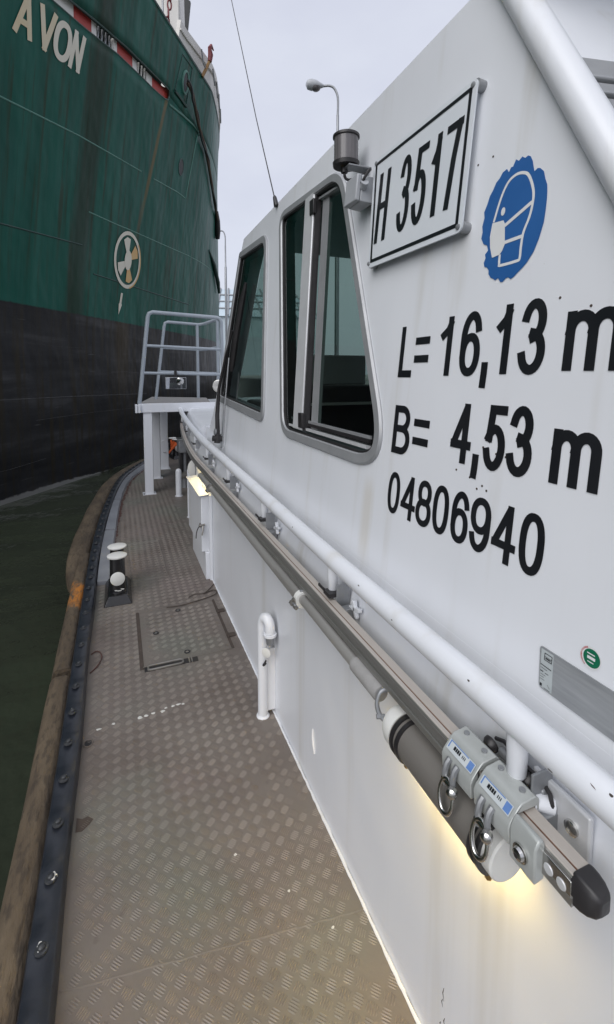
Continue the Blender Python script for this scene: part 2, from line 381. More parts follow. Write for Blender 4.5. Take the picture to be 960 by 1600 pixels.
def strip(mb, path, t, fmap, off, closed=False):
    """thick flat stroke; path in metres (u,v); fmap(u,v,off)->xyz"""
    P = [Vector(p) for p in path]; n = len(P); l = []; r = []
    for i in range(n):
        a = P[i] - P[i - 1] if (i or closed) else P[1] - P[0]
        b = P[(i + 1) % n] - P[i] if (i < n - 1 or closed) else P[-1] - P[-2]
        if a.length < 1e-9: a = b
        if b.length < 1e-9: b = a
        a.normalize(); b.normalize(); na = Vector((-a.y, a.x)); nb = Vector((-b.y, b.x)); m = (na + nb)
        m = m.normalized() if m.length > 1e-6 else na
        k = t / 2 / max(.5, m.dot(na)); l.append(P[i] + m * k); r.append(P[i] - m * k)
    vv = [fmap(p.x, p.y, off) for p in l] + [fmap(p.x, p.y, off) for p in r]
    ff = [(i, (i + 1) % n, n + (i + 1) % n, n + i) for i in range(n if closed else n - 1)]
    mb.add(vv, ff)
def glyph(mb, ch, u0, u1, v0, v1, t, fmap, off, shear=0, sub=1):
    """glyph filling box u0..u1, v0..v1 (outer extents); t stroke width"""
    for k, st in enumerate(GL[ch]):
        cl = (Vector(st[0]) - Vector(st[-1])).length < 1e-6 and len(st) > 3
        pts = st[:-1] if cl else st
        a0, a1 = u0 + t / 2, u1 - t / 2; b0, b1 = v0 + t / 2, v1 - t / 2
        p = [Vector((a0 + x * (a1 - a0), b0 + y * (b1 - b0))) for x, y in pts]
        if not cl:
            p[0] = p[0] + (p[0] - p[1]).normalized() * t / 2; p[-1] = p[-1] + (p[-1] - p[-2]).normalized() * t / 2
            if ch in 'AVN7' or (ch == '4' and k == 1):          # cut diagonals flush with cap line and baseline
                for e in (0, -1):
                    p[e].y = min(max(p[e].y, v0), v1)
            if sub > 1:
                q = []
                for a, b in zip(p, p[1:]):
                    q += [a.lerp(b, j / sub) for j in range(sub)]
                p = q + [p[-1]]
        p = [(q.x + shear * (q.y - v0), q.y) for q in p]
        strip(mb, p, t, fmap, off + k * .00012, cl)

# ------------------------------------------------------------------ water and quay
mb = MB().add([(-400, -300, -.75), (400, -300, -.75), (400, 600, -.75), (-400, 600, -.75)], [(0, 1, 2, 3)])
tag(obj('water', mb, M['water'], smooth=0), kind='structure')
mb = MB().hexa([(5.6, 12.5, -3), (60, -8, -3), (90, 60, -3), (14, 90, -3), (5.6, 12.5, 1.2), (60, -8, 1.2), (90, 60, 1.2), (14, 90, 1.2)])
tag(obj('quay', mb, M['concrete'], smooth=0, bevel=.05), kind='structure')

# ------------------------------------------------------------------ the workboat
CX, CS, CC = .66, math.sin(R(6)), math.cos(R(6))
def CB(Y, v, off=0.0):                    # cabin side plane: Y along boat, v up the leaning plate, off outboard
    return (CX + v * CS - off * CC, Y, 1.05 + v * CC + off * CS)
def CBu(u, v, off): return CB(-u, v, off) # lettering reads aft, so u = -Y
boat = thing('workboat', 'white workboat with leaning cabin side and brown tread plate side deck', 'boat', (2.0, 2.0, -.75))

def crom(pts, n=12):
    P = [Vector(p) for p in pts]; o = []
    for i in range(len(P) - 1):
        a, b, c, d = P[max(i - 1, 0)], P[i], P[i + 1], P[min(i + 2, len(P) - 1)]
        for k in range(n):
            t = k / n
            o.append(.5 * ((2 * b) + (c - a) * t + (2 * a - 5 * b + 4 * c - d) * t * t + (3 * b - a - 3 * c + d) * t ** 3))
    return o + [P[-1]]
def resample(P, step):
    o = [P[0]]; acc = 0
    for a, b in zip(P, P[1:]):
        l = (b - a).length
        while acc + l >= step:
            t = (step - acc) / l; a = a.lerp(b, t); o.append(a.copy()); l = (b - a).length; acc = 0
        acc += l
    return o
edge = [(-.250, -1.6), (-.251, .2), (-.252, 1.4), (-.252, 2.6), (-.250, 3.5), (-.233, 4.5), (-.165, 5.7), (-.05, 6.8), (.11, 7.5),
        (.38, 8.25), (.85, 9.0), (1.4, 9.45), (2.0, 9.65)]
EP = resample(crom([Vector((x, y, 0)) for x, y in edge], 14), .03)
def nrm(P, i):                            # inward normal of the edge line
    t = (P[min(i + 1, len(P) - 1)] - P[max(i - 1, 0)]).normalized(); return Vector((t.y, -t.x, 0))
ED = [(EP[i], nrm(EP, i)) for i in range(len(EP))]

# deck plate (one sheet, ends at the kerb line)
din = [p + n * .05 for p, n in ED][::4]
loop = [(p.x, p.y, 0) for p in din] + [(3.95, 8.2, 0), (4.2, 5, 0), (4.2, -1.6, 0)]
me = MB(); tris = tessellate_polygon([[Vector(p) for p in loop]]); me.add(loop, [tuple(t_) for t_ in tris])
hx0, hx1, hy0, hy1 = .081, .542, 2.452, 3.045     # hatch opening
deck = obj('deck', me, M['deck'], boat, smooth=0)
# raised five-bar tread pattern
bars = MB(); cell = .0345; c45 = math.sqrt(.5)
def inner_x(y):
    for (p, n), (q, m_) in zip(ED, ED[1:]):
        if p.y <= y <= q.y: return p.x + .075 + (.12 if y > 3.6 else .0)
    return 9
ix = {}
for i in range(-270, 290):
    for j in range(-270, 290):
        cx = .2 + (i - j) * cell * c45; cy = 3.0 + (i + j) * cell * c45
        if not (.62 < cy < 8.6) or cx > .602 or cx < -.19: continue
        k = round(cy, 2)
        if k not in ix: ix[k] = inner_x(cy)
        if cx < ix[k] + .018: continue
        if cy > 4.1 and cx > .9: continue
        if any(abs(cx - hx) < .022 and hy0 - .02 < cy < hy1 + .02 for hx in (hx0, hx1)): continue
        if hx0 - .02 < cx < hx1 + .02 and any(abs(cy - hy) < .022 for hy in (hy0, hy1)): continue
        wear = random.random()
        pn = math.sin(cx * 9.1 + cy * 2.3) + math.sin(cy * 5.7 - cx * 4.1 + 1.3) + math.sin(cy * 11.9 + cx * 14.3 + .4) * .6
        if pn > 1.8 and wear < .3: continue
        if cx > .53 and wear < (cx - .53) * 9: continue
        u = Vector((c45, c45)) if (i + j) % 2 else Vector((c45, -c45)); vv = Vector((-u.y, u.x))
        nb = 5 if cy < 5.5 else 3
        hgt = (.0021 - .0004 * pn * .5) * (.75 + .5 * random.random()) * (1 if cx < .5 else .75)
        for b in range(nb):
            o = (b - (nb - 1) / 2) * (.0062 if nb == 5 else .0105); c = Vector((cx, cy)) + vv * o
            hl = .0148 * (1 - .12 * abs(b - (nb - 1) / 2)); hw = .0021 if nb == 5 else .003
            a = [c - u * hl, c - vv * hw, c + u * hl, c + vv * hw]
            t0, t1 = c - u * hl * .6, c + u * hl * .6; z0 = .0003
            bars.add([(a[0].x, a[0].y, z0), ((c - u * hl * .6 - vv * hw).x, (c - u * hl * .6 - vv * hw).y, z0), ((c + u * hl * .6 - vv * hw).x, (c + u * hl * .6 - vv * hw).y, z0),
                      (a[2].x, a[2].y, z0), ((c + u * hl * .6 + vv * hw).x, (c + u * hl * .6 + vv * hw).y, z0), ((c - u * hl * .6 + vv * hw).x, (c - u * hl * .6 + vv * hw).y, z0),
                      (t0.x, t0.y, z0 + hgt), (t1.x, t1.y, z0 + hgt)],
                     [(0, 1, 6), (1, 2, 7, 6), (2, 3, 7), (3, 4, 7), (4, 5, 6, 7), (5, 0, 6)])
tread = obj('tread_pattern', bars, M['tread'], deck, smooth=0); tag(tread, kind='stuff')
def bead(name, pts, r, mat, parent, n=6, jit=.0, step=.02):
    P = resample([Vector(p) for p in pts], step); P = [p + Vector((random.uniform(-jit, jit), random.uniform(-jit, jit), 0)) for p in P]
    return obj(name, MB().tube(P, [r * random.uniform(.8, 1.2) for _ in P], n), mat, parent)
bead('weld_seam', [(-.172, 1.185, 0), (.437, 1.093, 0), (.60, 1.07, 0)], .0034, M['deck'], deck, jit=.0015)
bead('weld_seam', [(.034, 4.344, 0), (.302, 4.339, 0), (.310, 3.553, 0), (.059, 3.537, 0), (.034, 4.344, 0)], .006, M['deck'], deck, jit=.002)
# deck hatch
hatch = thing('deck_hatch', 'square flush hatch in the tread plate beside the double bollard', 'hatch', (.31, 2.75, 0))
for a in ((hx0 - .016, hx0 + .004, hy0 - .02, hy1 + .006), (hx1 - .004, hx1 + .012, hy0 + .0, hy1 + .006)):
    obj('gap', MB().box(*a, .0005, .0022), M['dirt'], hatch, smooth=0)
for y in (hy0, hy1):
    obj('seam', MB().box(hx0, hx1, y - .003, y + .003, .0005, .003), M['deck'], hatch, smooth=0)
hp_ = obj('handle_recess', MB().box(.086, .352, hy0 - .046, hy0 - .006, .0006, .0026), M['rubber'], hatch, smooth=0)
obj('handle', MB().tube([(.104, hy0 - .012, .006), (.104, hy0 - .036, .006), (.118, hy0 - .042, .006), (.262, hy0 - .042, .006), (.276, hy0 - .034, .006), (.276, hy0 - .012, .006), (.262, hy0 - .006, .006), (.118, hy0 - .006, .006)], .005, 8, closed=True), M['dirtysteel'], hatch)
for x in (.305, .318):
    obj('clip', MB().box(x, x + .006, hy0 - .047, hy0 - .004, .002, .007), M['dirtysteel'], hatch, smooth=0)
for y in (2.879, 2.581):
    obj('hinge', MB().box(.545, .588, y - .016, y + .016, .001, .010).cyl((.548, y - .022, .007), (.548, y + .022, .007), .006, 10), M['dirt'], hatch, bevel=.002)
for x, y in ((.314, 2.985), (.165, 2.761), (.308, 2.507)):
    r = obj('lock_ring', MB().tube([(x + .013 * math.cos(a * R(30)), y + .013 * math.sin(a * R(30)), .0035) for a in range(12)], .0035, 8, closed=True), M['rubber'], hatch)
    obj('lock_core', MB().cyl((x, y, .0005), (x, y, .004), .008, 12), M['dirtysteel'], r)

# kerb with bolts
def kerb_profile(i):
    p, n = ED[i]; s = i * .03
    k = ((s - 1.6 - 1.27) / .18) % 1.0; d = min(k, 1 - k)
    z = .048 + .010 * math.exp(-(d / .13) ** 2) + .004 * math.sin(s * 3.1) + random.uniform(-.0012, .0012)
    iw = .0685 + .003 * math.sin(s * 5.3 + 1) + random.uniform(-.0008, .0008)
    a, b, c, d_, e = p + n * .0, p + n * .004, p + n * (iw - .006), p + n * iw, p + n * (iw + .006)
    return [Vector((a.x, a.y, -.06)), Vector((a.x, a.y, z - .006)), Vector((b.x, b.y, z)), Vector((c.x, c.y, z)), Vector((d_.x, d_.y, z - .007)), Vector((e.x, e.y, .0006)), Vector((e.x, e.y, -.06))]
kerb = obj('kerb', MB().sweep(kerb_profile, ED), M['kerb'], boat, smooth=50)
def at_s(s):
    i = min(max(int(s / .03), 0), len(ED) - 1); return ED[i]
bolt0 = None
yb = 1.27 - .18 * 3
ys = []
s = 0
cnt = 0
while True:
    s = (yb + 1.6) + cnt * .18; cnt += 1
    if s / .03 > len(ED) - 8: break
    p, n = at_s(s); q = p + n * .034
    if bolt0 is None:
        m_ = MB().lathe((0, 0, 0), (0, 0, 1), [(0, .017), (.004, .016), (.005, .0105), (.011, .0095), (.014, .005), (.0145, .0)], 10)
        bolt0 = obj('bolt', m_, M['boltpaint'], kerb, loc=(q.x, q.y, .056)); b_ = bolt0
    else: b_ = copy(bolt0, (q.x, q.y, .056), kerb)
    b_.rotation_euler = (0, 0, random.random() * 3)
for (x, y, sz) in ((-.213, 1.432, .017), (-.222, 1.254, .014), (-.213, 1.075, .013), (-.222, 2.158, .009), (-.222, 2.877, .010), (-.213, 1.797, .006)):   # chipped paint at bolt heads
    m_ = MB(); pts = [(x + math.cos(a * R(24)) * sz * random.uniform(.35, 1.0) * .7, y + math.sin(a * R(24)) * sz * random.uniform(.35, 1.0), .0632) for a in range(15)]
    m_.extr(pts, (0, 0, -.010)); obj('paint_chip', m_, M['paintwhite'], kerb, smooth=0)
# light waterway strip along the forward half of the kerb
WI = [i for i in range(len(ED)) if ED[i][0].y > 3.55]
def ww_profile(k):
    p, n = ED[WI[k]]; w0, w1 = .077, .165 + .012 * math.sin(k * .05); z = .026
    f = lambda d, zz: Vector((p.x + n.x * d, p.y + n.y * d, zz))
    return [f(w0, .0), f(w0, z + .004), f(w1 - .012, z), f(w1, .001)]
gaps = [40, 78, 120, 165, 215]
prev = 0
for g in gaps:
    rng = list(range(prev, min(g, len(WI)))); 
    if len(rng) > 2: obj('waterway_plate', MB().sweep(lambda i: ww_profile(rng[i]), rng), M['waterway'], boat, smooth=30)
    prev = g + 0
    rng2 = rng
for k in range(0, 150, 3):                                                                      # scruffy primer edge
    p, n = ED[WI[k]]; q = p + n * (.170 + random.uniform(-.004, .012)); 
    m_ = MB(); pts = [(q.x + math.cos(a * R(40)) * random.uniform(.008, .02), q.y + math.sin(a * R(40)) * random.uniform(.03, .06), .0022 + .0002 * (k % 2)) for a in range(9)]
    if k == 0: pe = MB()
    pe.extr(pts, (0, 0, -.0018))
tag(obj('primer_edge', pe, M['redseam'], boat, smooth=0), kind='stuff')
# rubber fenders outside the kerb
def fend(i0, i1, off, rx, rz, zc, taper0=0, taper1=0):
    idx = list(range(i0, i1)); m_ = MB()
    def pr(k):
        p, n = ED[idx[k]]; t = 1.0
        if taper0 and k < taper0: t *= math.sqrt(max(.02, 1 - (1 - k / taper0) ** 2))
        if taper1 and k > len(idx) - 1 - taper1: t *= math.sqrt(max(.02, 1 - (1 - (len(idx) - 1 - k) / taper1) ** 2))
        wob = 1 + .02 * math.sin(k * .21) + random.uniform(-.006, .006)
        o = []
        for a in range(14):
            an = 2 * math.pi * a / 14; c, s_ = math.cos(an), math.sin(an)
            c = math.copysign(abs(c) ** .6, c); s_ = math.copysign(abs(s_) ** .6, s_)
            x = off * (1 if not taper0 else (.55 + .45 * t)) + rx * t * wob * c; zz = zc + rz * t * wob * s_
            o.append(Vector((p.x - n.x * x, p.y - n.y * x, zz)))
        return o
    return m_.sweep(pr, idx)
iy = lambda y: min(range(len(ED)), key=lambda i: abs(ED[i][0].y - y))
obj('fender_strip', fend(0, iy(2.50), .045, .052, .085, -.052), M['fender'], boat)
obj('fender_strip', fend(iy(2.50) + 1, iy(4.30), .045, .050, .085, -.053, 0, 4), M['fender'], boat)
obj('bow_fender', fend(iy(3.72), len(ED), .105, .095, .115, -.10, 26, 0), M['fender'], boat)
# dark hull side under the fenders
obj('hull_side', MB().sweep(lambda i: [ED[i * 4][0] + Vector((0, 0, -.02)), ED[i * 4][0] + Vector((ED[i * 4][1].x * .05, ED[i * 4][1].y * .05, -1.2))], ED[::4], closed_prof=False, cap=False), M['kerbside'], boat)

# house wall: vertical lower plate with the concave knuckle up to the cabin side
prof = [(.608, 0), (.608, .775), (.6085, .81), (.6115, .838), (.618, .862), (.627, .884), (.636, .903), (.6435, .921), (.6472, .935), (.6488, .9462)]
ysn = [-1.6 + .1 * k for k in range(58)]
def hw(i):
    y = ysn[i]; return [Vector((x, y, z)) for x, z in prof] + [Vector((.70, y, .9462)), Vector((.70, y, 0))]
wall = obj('house_wall', MB().sweep(hw, ysn), M['white'], boat, smooth=35)
bead('weld_bead', [(.603, .3, .002), (.603, 3.38, .002)], .0046, M['white'], wall, jit=.0008, step=.016)
for y, z, l in ((.735, .195, .03), (.738, .165, .018), (.73, .13, .02), (.742, .105, .012)):
    obj('scuff_mark', MB().tube([(.6078, y, z), (.6078, y + .003, z - l * .5), (.6078, y - .001, z - l)], [.0005, .0011, .0004], 5), M['dirt'], wall)
for y in (1.46,):
    obj('paint_drip', MB().tube([(.606, y, .245), (.605, y - .002, .215), (.605, y - .008, .19), (.606, y - .016, .165)], [.002, .004, .004, .002], 8), M['white'], wall)
# forward trunk: upper coaming overhanging a recess
tp = [(.608, 4.1), (.64, 4.6), (.72, 5.6), (.86, 6.9), (1.1, 8.0)]
def tk(i):
    x, y = tp[i]; return [Vector((x, y, .74)), Vector((x, y, .90)), Vector((x + .03, y, .965)), Vector((x + .05, y, 1.02)), Vector((x + .085, y, 1.055)), Vector((3.2, y, 1.11)), Vector((3.2, y, .74))]
obj('trunk', MB().sweep(tk, tp), M['white'], boat, smooth=50)
obj('trunk_front_wall', MB().box(1.02, 3.2, 4.12, 7.9, .0, .739), M['white'], boat)
obj('trunk_end_wall', MB().box(.612, 1.01, 4.105, 4.14, .0, .739), M['white'], boat)
obj('trunk_top', MB().hexa([(.68, 3.0, .90), (3.2, 3.0, .90), (3.2, 4.1, .90), (.69, 4.09, .90), (.69, 3.0, 1.03), (3.2, 3.0, 1.08), (3.2, 4.1, 1.09), (.70, 4.09, 1.045)]), M['white'], boat)

# cabin side plate with two window openings
def rounded(pts, rad, n=6):
    o = []; m_ = len(pts)
    for i in range(m_):
        p, a, b = Vector(pts[i]), Vector(pts[i - 1]), Vector(pts[(i + 1) % m_])
        r = rad[i] if isinstance(rad, list) else rad
        da, db = (a - p), (b - p); la, lb = da.length, db.length; da.normalize(); db.normalize()
        d = min(r, la * .48, lb * .48); A, B = p + da * d, p + db * d
        for k in range(n + 1):
            t = k / n; o.append(tuple(A * (1 - t) ** 2 + p * 2 * t * (1 - t) + B * t * t))
    return o
def inset(loop, d):
    P = [Vector(p) for p in loop]; n = len(P); ar = sum(P[i].x * P[(i + 1) % n].y - P[(i + 1) % n].x * P[i].y for i in range(n))
    sg = 1 if ar > 0 else -1; o = []
    for i in range(n):
        a = (P[i] - P[i - 1]); b = (P[(i + 1) % n] - P[i])
        if a.length < 1e-7: a = b
        if b.length < 1e-7: b = a
        a.normalize(); b.normalize(); na = Vector((-a.y, a.x)) * sg; nb = Vector((-b.y, b.x)) * sg; m_ = (na + nb).normalized()
        q = P[i] + m_ * d / max(.4, m_.dot(na)); o.append((q.x, q.y))
    return o
w1 = rounded([(3.175, 1.262), (2.535, 1.222), (2.268, .196), (3.463, .248)], [.03, .10, .10, .10])
w2 = rounded([(2.345, 1.262), (1.600, 1.205), (1.075, .170), (2.0, .172)], [.12, .12, .23, .11], 12)
outer = [(3.116, 1.335), (.872, 1.335), (.54, .77), (.0, -.105), (3.80, -.105), (3.595, .18), (3.405, .65), (3.235, 1.12)]
def plate_holes(outer, holes, o0, o1):
    m_ = MB(); loops = [outer] + holes; flat = [p for l in loops for p in l]; n = len(flat)
    tr = tessellate_polygon([[Vector((p[0], p[1], 0)) for p in l] for l in loops])
    m_.add([CB(p[0], p[1], o0) for p in flat] + [CB(p[0], p[1], o1) for p in flat], [tuple(t_) for t_ in tr] + [tuple(n + i for i in t_) for t_ in tr])
    b = 0
    for l in loops:
        k = len(l)
        m_.f += [(b + i, b + (i + 1) % k, n + b + (i + 1) % k, n + b + i) for i in range(k)]; b += k
    return m_
hole1, hole2 = inset(w1, .018), inset(w2, .018)
cab = obj('cabin_side', plate_holes(outer, [hole1, hole2], 0, -.045), M['white'], boat, smooth=0)
def ring(loop_o, loop_i, o0, o1, bev=.006):
    m_ = MB(); n = len(loop_o)
    rows = [[CB(*p, -.005) for p in loop_o], [CB(*p, o0 - bev) for p in loop_o], [CB(*p, o0) for p in inset(loop_o, bev)],
            [CB(*p, o0) for p in inset(loop_i, -bev * .6)], [CB(*p, o1) for p in loop_i], [CB(*p, -.06) for p in loop_i]]
    vv = [p for r_ in rows for p in r_]
    m_.add(vv, [(r_ * n + i, r_ * n + (i + 1) % n, (r_ + 1) * n + (i + 1) % n, (r_ + 1) * n + i) for r_ in range(5) for i in range(n)])
    return m_
def pane(loop, off, th=.006):
    m_ = MB(); n = len(loop); m_.add([CB(*p, off) for p in loop], [tuple(range(n))]); return m_
# front fixed window
win1 = thing('_w', '', '')
bpy.data.objects.remove(win1)
f1 = obj('window', ring(w1, inset(w1, .046), .010, .004), M['frame'], boat, smooth=22)
obj('gasket', ring(inset(w1, .045), inset(w1, .056), .003, .002, .002), M['rubber'], f1, smooth=50)
obj('pane', pane(inset(w1, .050), -.006), M['glass'], f1, smooth=0)
# sliding window
f2 = obj('window', ring(w2, inset(w2, .036), .010, .004), M['frame'], boat, smooth=22)
obj('gasket', ring(inset(w2, .035), inset(w2, .043), .003, .002, .002), M['rubber'], f2, smooth=50)
def clip_loop(loop, a, b, keep):          # clip by line a->b
    a, b = Vector(a), Vector(b); o = []
    d = lambda p: (b.x - a.x) * (p[1] - a.y) - (b.y - a.y) * (p[0] - a.x)
    for i in range(len(loop)):
        p, q = loop[i], loop[(i + 1) % len(loop)]; dp, dq = d(p) * keep, d(q) * keep
        if dp >= 0: o.append(p)
        if dp * dq < 0:
            t = dp / (dp - dq); o.append((p[0] + (q[0] - p[0]) * t, p[1] + (q[1] - p[1]) * t))
    return o
gl2 = inset(w2, .040)
pa, pb = (1.87, 1.19), (1.765, .20)
L2 = clip_loop(gl2, pa, pb, -1); R2 = clip_loop(gl2, pa, pb, 1)
if sum(p[0] for p in L2) / len(L2) < sum(p[0] for p in R2) / len(R2): L2, R2 = R2, L2
obj('pane', pane(L2, -.004), M['glass'], f2, smooth=0)
obj('pane', pane(R2, -.022), M['glass'], f2, smooth=0)
def slat(a, b, wdt, o0, o1):
    a, b = Vector(a), Vector(b); h = Vector((wdt / 2, 0)); q = [a - h, a + h, b + h, b - h]
    m_ = MB(); m_.hexa([CB(*p, o0) for p in q] + [CB(*p, o1) for p in q]); return m_
obj('sliding_post', slat((1.912, 1.205), (1.797, .222), .100, -.02, .010), M['framelight'], f2, bevel=.004)
obj('seal', slat((1.853, 1.195), (1.738, .222), .015, -.02, .004), M['rubber'], f2, smooth=0)
obj('inner_stile', slat((1.795, 1.16), (1.690, .235), .060, -.036, -.020), M['frame'], f2, smooth=0)
for v in (1.135, .262):
    y = 1.735 + (v - .222) / .973 * .115
    obj('latch', MB().obox(CB(y + .012, v, .01), (0, .022, 0), (0, 0, .03), (.008, 0, 0)), M['rubber'], f2, bevel=.003)
obj('top_track', slat((2.20, 1.212), (1.66, 1.172), .0, -.02, .0), M['frame'], f2) if False else None
for dv, mt in ((.0, 'framelight'), (.018, 'rubber'), (.030, 'frame')):
    m_ = MB(); a0, a1, b0, b1 = CB(1.93, .224 + dv, -.02), CB(1.24, .224 + dv, -.02), CB(1.93, .224 + dv, -.004 - dv * .3), CB(1.24, .224 + dv, -.004 - dv * .3)
    m_.hexa([a0, a1, b1, b0, (a0[0], a0[1], a0[2] + .010), (a1[0], a1[1], a1[2] + .010), (b1[0], b1[1], b1[2] + .010), (b0[0], b0[1], b0[2] + .010)])
    obj('sill_track', m_, M[mt], f2, smooth=0)
for dv in (.0, .02):
    m_ = MB(); m_.hexa([CB(1.84, 1.165 + dv, -.03), CB(1.655, 1.148 + dv, -.03), CB(1.655, 1.148 + dv, -.006 + dv * .3), CB(1.84, 1.165 + dv, -.006 + dv * .3),
                         CB(1.84, 1.174 + dv, -.03), CB(1.655, 1.157 + dv, -.03), CB(1.655, 1.157 + dv, -.006 + dv * .3), CB(1.84, 1.174 + dv, -.006 + dv * .3)])
    obj('head_track', m_, M['frame'], f2, smooth=0)
# roof, front, far side, aft wall
zt = CB(0, 1.335)[2]; xt = CB(0, 1.335)[0]
obj('roof', MB().hexa([(xt + .004, .86, zt - .05), (3.3, .86, zt - .05), (3.3, 3.11, zt - .05), (xt + .004, 3.11, zt - .05), (xt + .012, .875, zt + .001), (3.3, .875, zt + .03), (3.3, 3.10, zt + .03), (xt + .012, 3.10, zt + .001)]), M['white'], boat, bevel=.006)
m_ = MB(); fr = [CB(3.116, 1.33, -.046), CB(3.235, 1.12, -.046), CB(3.405, .65, -.046), CB(3.595, .18, -.046)]
for a, b in zip(fr, fr[1:]):
    m_.hexa([(a[0], a[1] - .04, a[2]), (a[0] + .10, a[1] - .04, a[2]), (a[0] + .10, a[1], a[2]), a, (b[0], b[1] - .04, b[2]), (b[0] + .10, b[1] - .04, b[2]), (b[0] + .10, b[1], b[2]), b])
obj('windscreen_pillar', m_, M['white'], boat, smooth=0)
m_ = MB(); m_.add([(fr[0][0] + .1, fr[0][1] - .02, fr[0][2]), (3.2, fr[0][1] - .02, fr[0][2]), (3.2, fr[3][1] - .02, fr[3][2]), (fr[3][0] + .1, fr[3][1] - .02, fr[3][2])], [(0, 1, 2, 3)])
obj('windscreen', m_, M['glass'], boat, smooth=0)
obj('far_side', MB().box(3.2, 3.25, .6, 3.1, 1.0, 1.5).box(3.2, 3.25, .6, 3.1, 2.2, 2.36).box(3.2, 3.25, .6, 1.1, 1.5, 2.2).box(3.2, 3.25, 1.9, 2.1, 1.5, 2.2).box(3.2, 3.25, 2.95, 3.6, 1.0, 2.2), M['cabin_in'], boat)
obj('cabin_floor', MB().box(.72, 3.2, .3, 3.6, .95, 1.0), M['dark'], boat)
obj('headlining', MB().box(.86, 3.2, .87, 3.05, zt - .075, zt - .055), M['cabin_in'], boat)
obj('console', MB().box(.9, 2.6, 2.75, 3.5, 1.0, 1.30).box(1.1, 1.9, 2.7, 2.9, 1.3, 1.42), M['dark'], boat, bevel=.02)
obj('helm_seat', MB().box(1.25, 1.75, 1.75, 2.2, 1.0, 1.38).box(1.27, 1.73, 1.68, 1.80, 1.38, 1.95), M['seatnavy'], boat, bevel=.05, bseg=3)
obj('dash_ledge', MB().box(.86, 2.6, 2.66, 2.74, 1.30, 1.315), M['capwhite'], boat)
obj('instrument_panel', MB().box(.95, 1.6, 2.9, 3.0, 1.42, 1.62), M['cabin_in'], boat, bevel=.01)
obj('door_panel', MB().box(1.9, 1.94, 2.15, 2.55, 1.25, 2.10), M['capwhite'], boat)
obj('bulkhead', MB().hexa([(.74, 1.05, 1.0), (3.2, 1.05, 1.0), (3.2, 1.09, 1.0), (.74, 1.09, 1.0), (.86, 1.05, zt - .08), (3.2, 1.05, zt - .08), (3.2, 1.09, zt - .08), (.86, 1.09, zt - .08)]), M['dark'], boat)
# tube along the sloping aft edge of the cabin side
ta, tb = Vector(CB(.872 + .04, 1.41, .012)), Vector(CB(.02, -.05, .012))
ta, tb = Vector(CB(.890, 1.39, .006)), Vector(CB(.05, -.04, .006))
obj('aft_edge_tube', MB().tube([ta.lerp(tb, k / 20) for k in range(21)], .030, 20), M['white'], boat)
P0 = Vector(CB(.665, 1.0)); Bv = Vector((.48 * CS, .3, .48 * CC)); Av = Vector((.98, -.2, 0)); Nv = Av.cross(Bv).normalized()
def AW(a, b, o=0): return P0 + Av * a + Bv * b + Nv * o
def awbox(a0, a1, b0, b1, o0, o1):
    return MB().hexa([AW(a0, b0, o0), AW(a1, b0, o0), AW(a1, b0, o1), AW(a0, b0, o1), AW(a0, b1, o0), AW(a1, b1, o0), AW(a1, b1, o1), AW(a0, b1, o1)])
sg = 1 if (Vector((0, 0, 1.5)) - P0).dot(Nv) > 0 else -1
obj('aft_wall', awbox(.0, 2.2, .037, .638, 0, -.04 * sg), M['white'], boat, smooth=0)
obj('aft_wall', awbox(.0, 2.2, -1.5, -.62, 0, -.04 * sg), M['white'], boat, smooth=0)
aw = obj('window', awbox(.0, 2.0, -.078, .033, -.02 * sg, .018 * sg), M['frame'], boat, bevel=.004)
obj('frame_rail', awbox(.0, 2.0, -.142, -.088, -.02 * sg, .012 * sg), M['frame'], aw, bevel=.003)
obj('frame_rail', awbox(.0, 2.0, -.204, -.152, -.02 * sg, .006 * sg), M['frame'], aw, bevel=.003)
obj('gasket', awbox(.0, 2.0, -.225, -.206, -.02 * sg, .002 * sg), M['rubber'], aw, smooth=0)
obj('pane', awbox(.0, 2.0, -.62, -.225, -.018 * sg, -.012 * sg), M['glass'], aw, smooth=0)
obj('roof_overhang', MB().hexa([AW(.02, .64, 1.0 * sg), AW(2.2, .64, 1.0 * sg), AW(2.2, .64, -.2 * sg), AW(0, .64, -.2 * sg), AW(.02, .72, 1.0 * sg), AW(2.2, .72, 1.0 * sg), AW(2.2, .72, -.2 * sg), AW(0, .72, -.2 * sg)]), M['white'], boat, bevel=.01)
# screw holes and small pits in the cabin paint
for y, v in ((.823, .913), (.868, .913), (.614, .584), (.553, .562), (.77, .245), (.786, .232), (.748, .222), (.762, .213), (.735, .215), (.72, .292), (.695, .29), (.83, .24), (.757, .30)):
    obj('screw_hole', MB().cyl(CB(y, v, -.001), CB(y, v, .0009), .0024, 10), M['dirt'], cab)

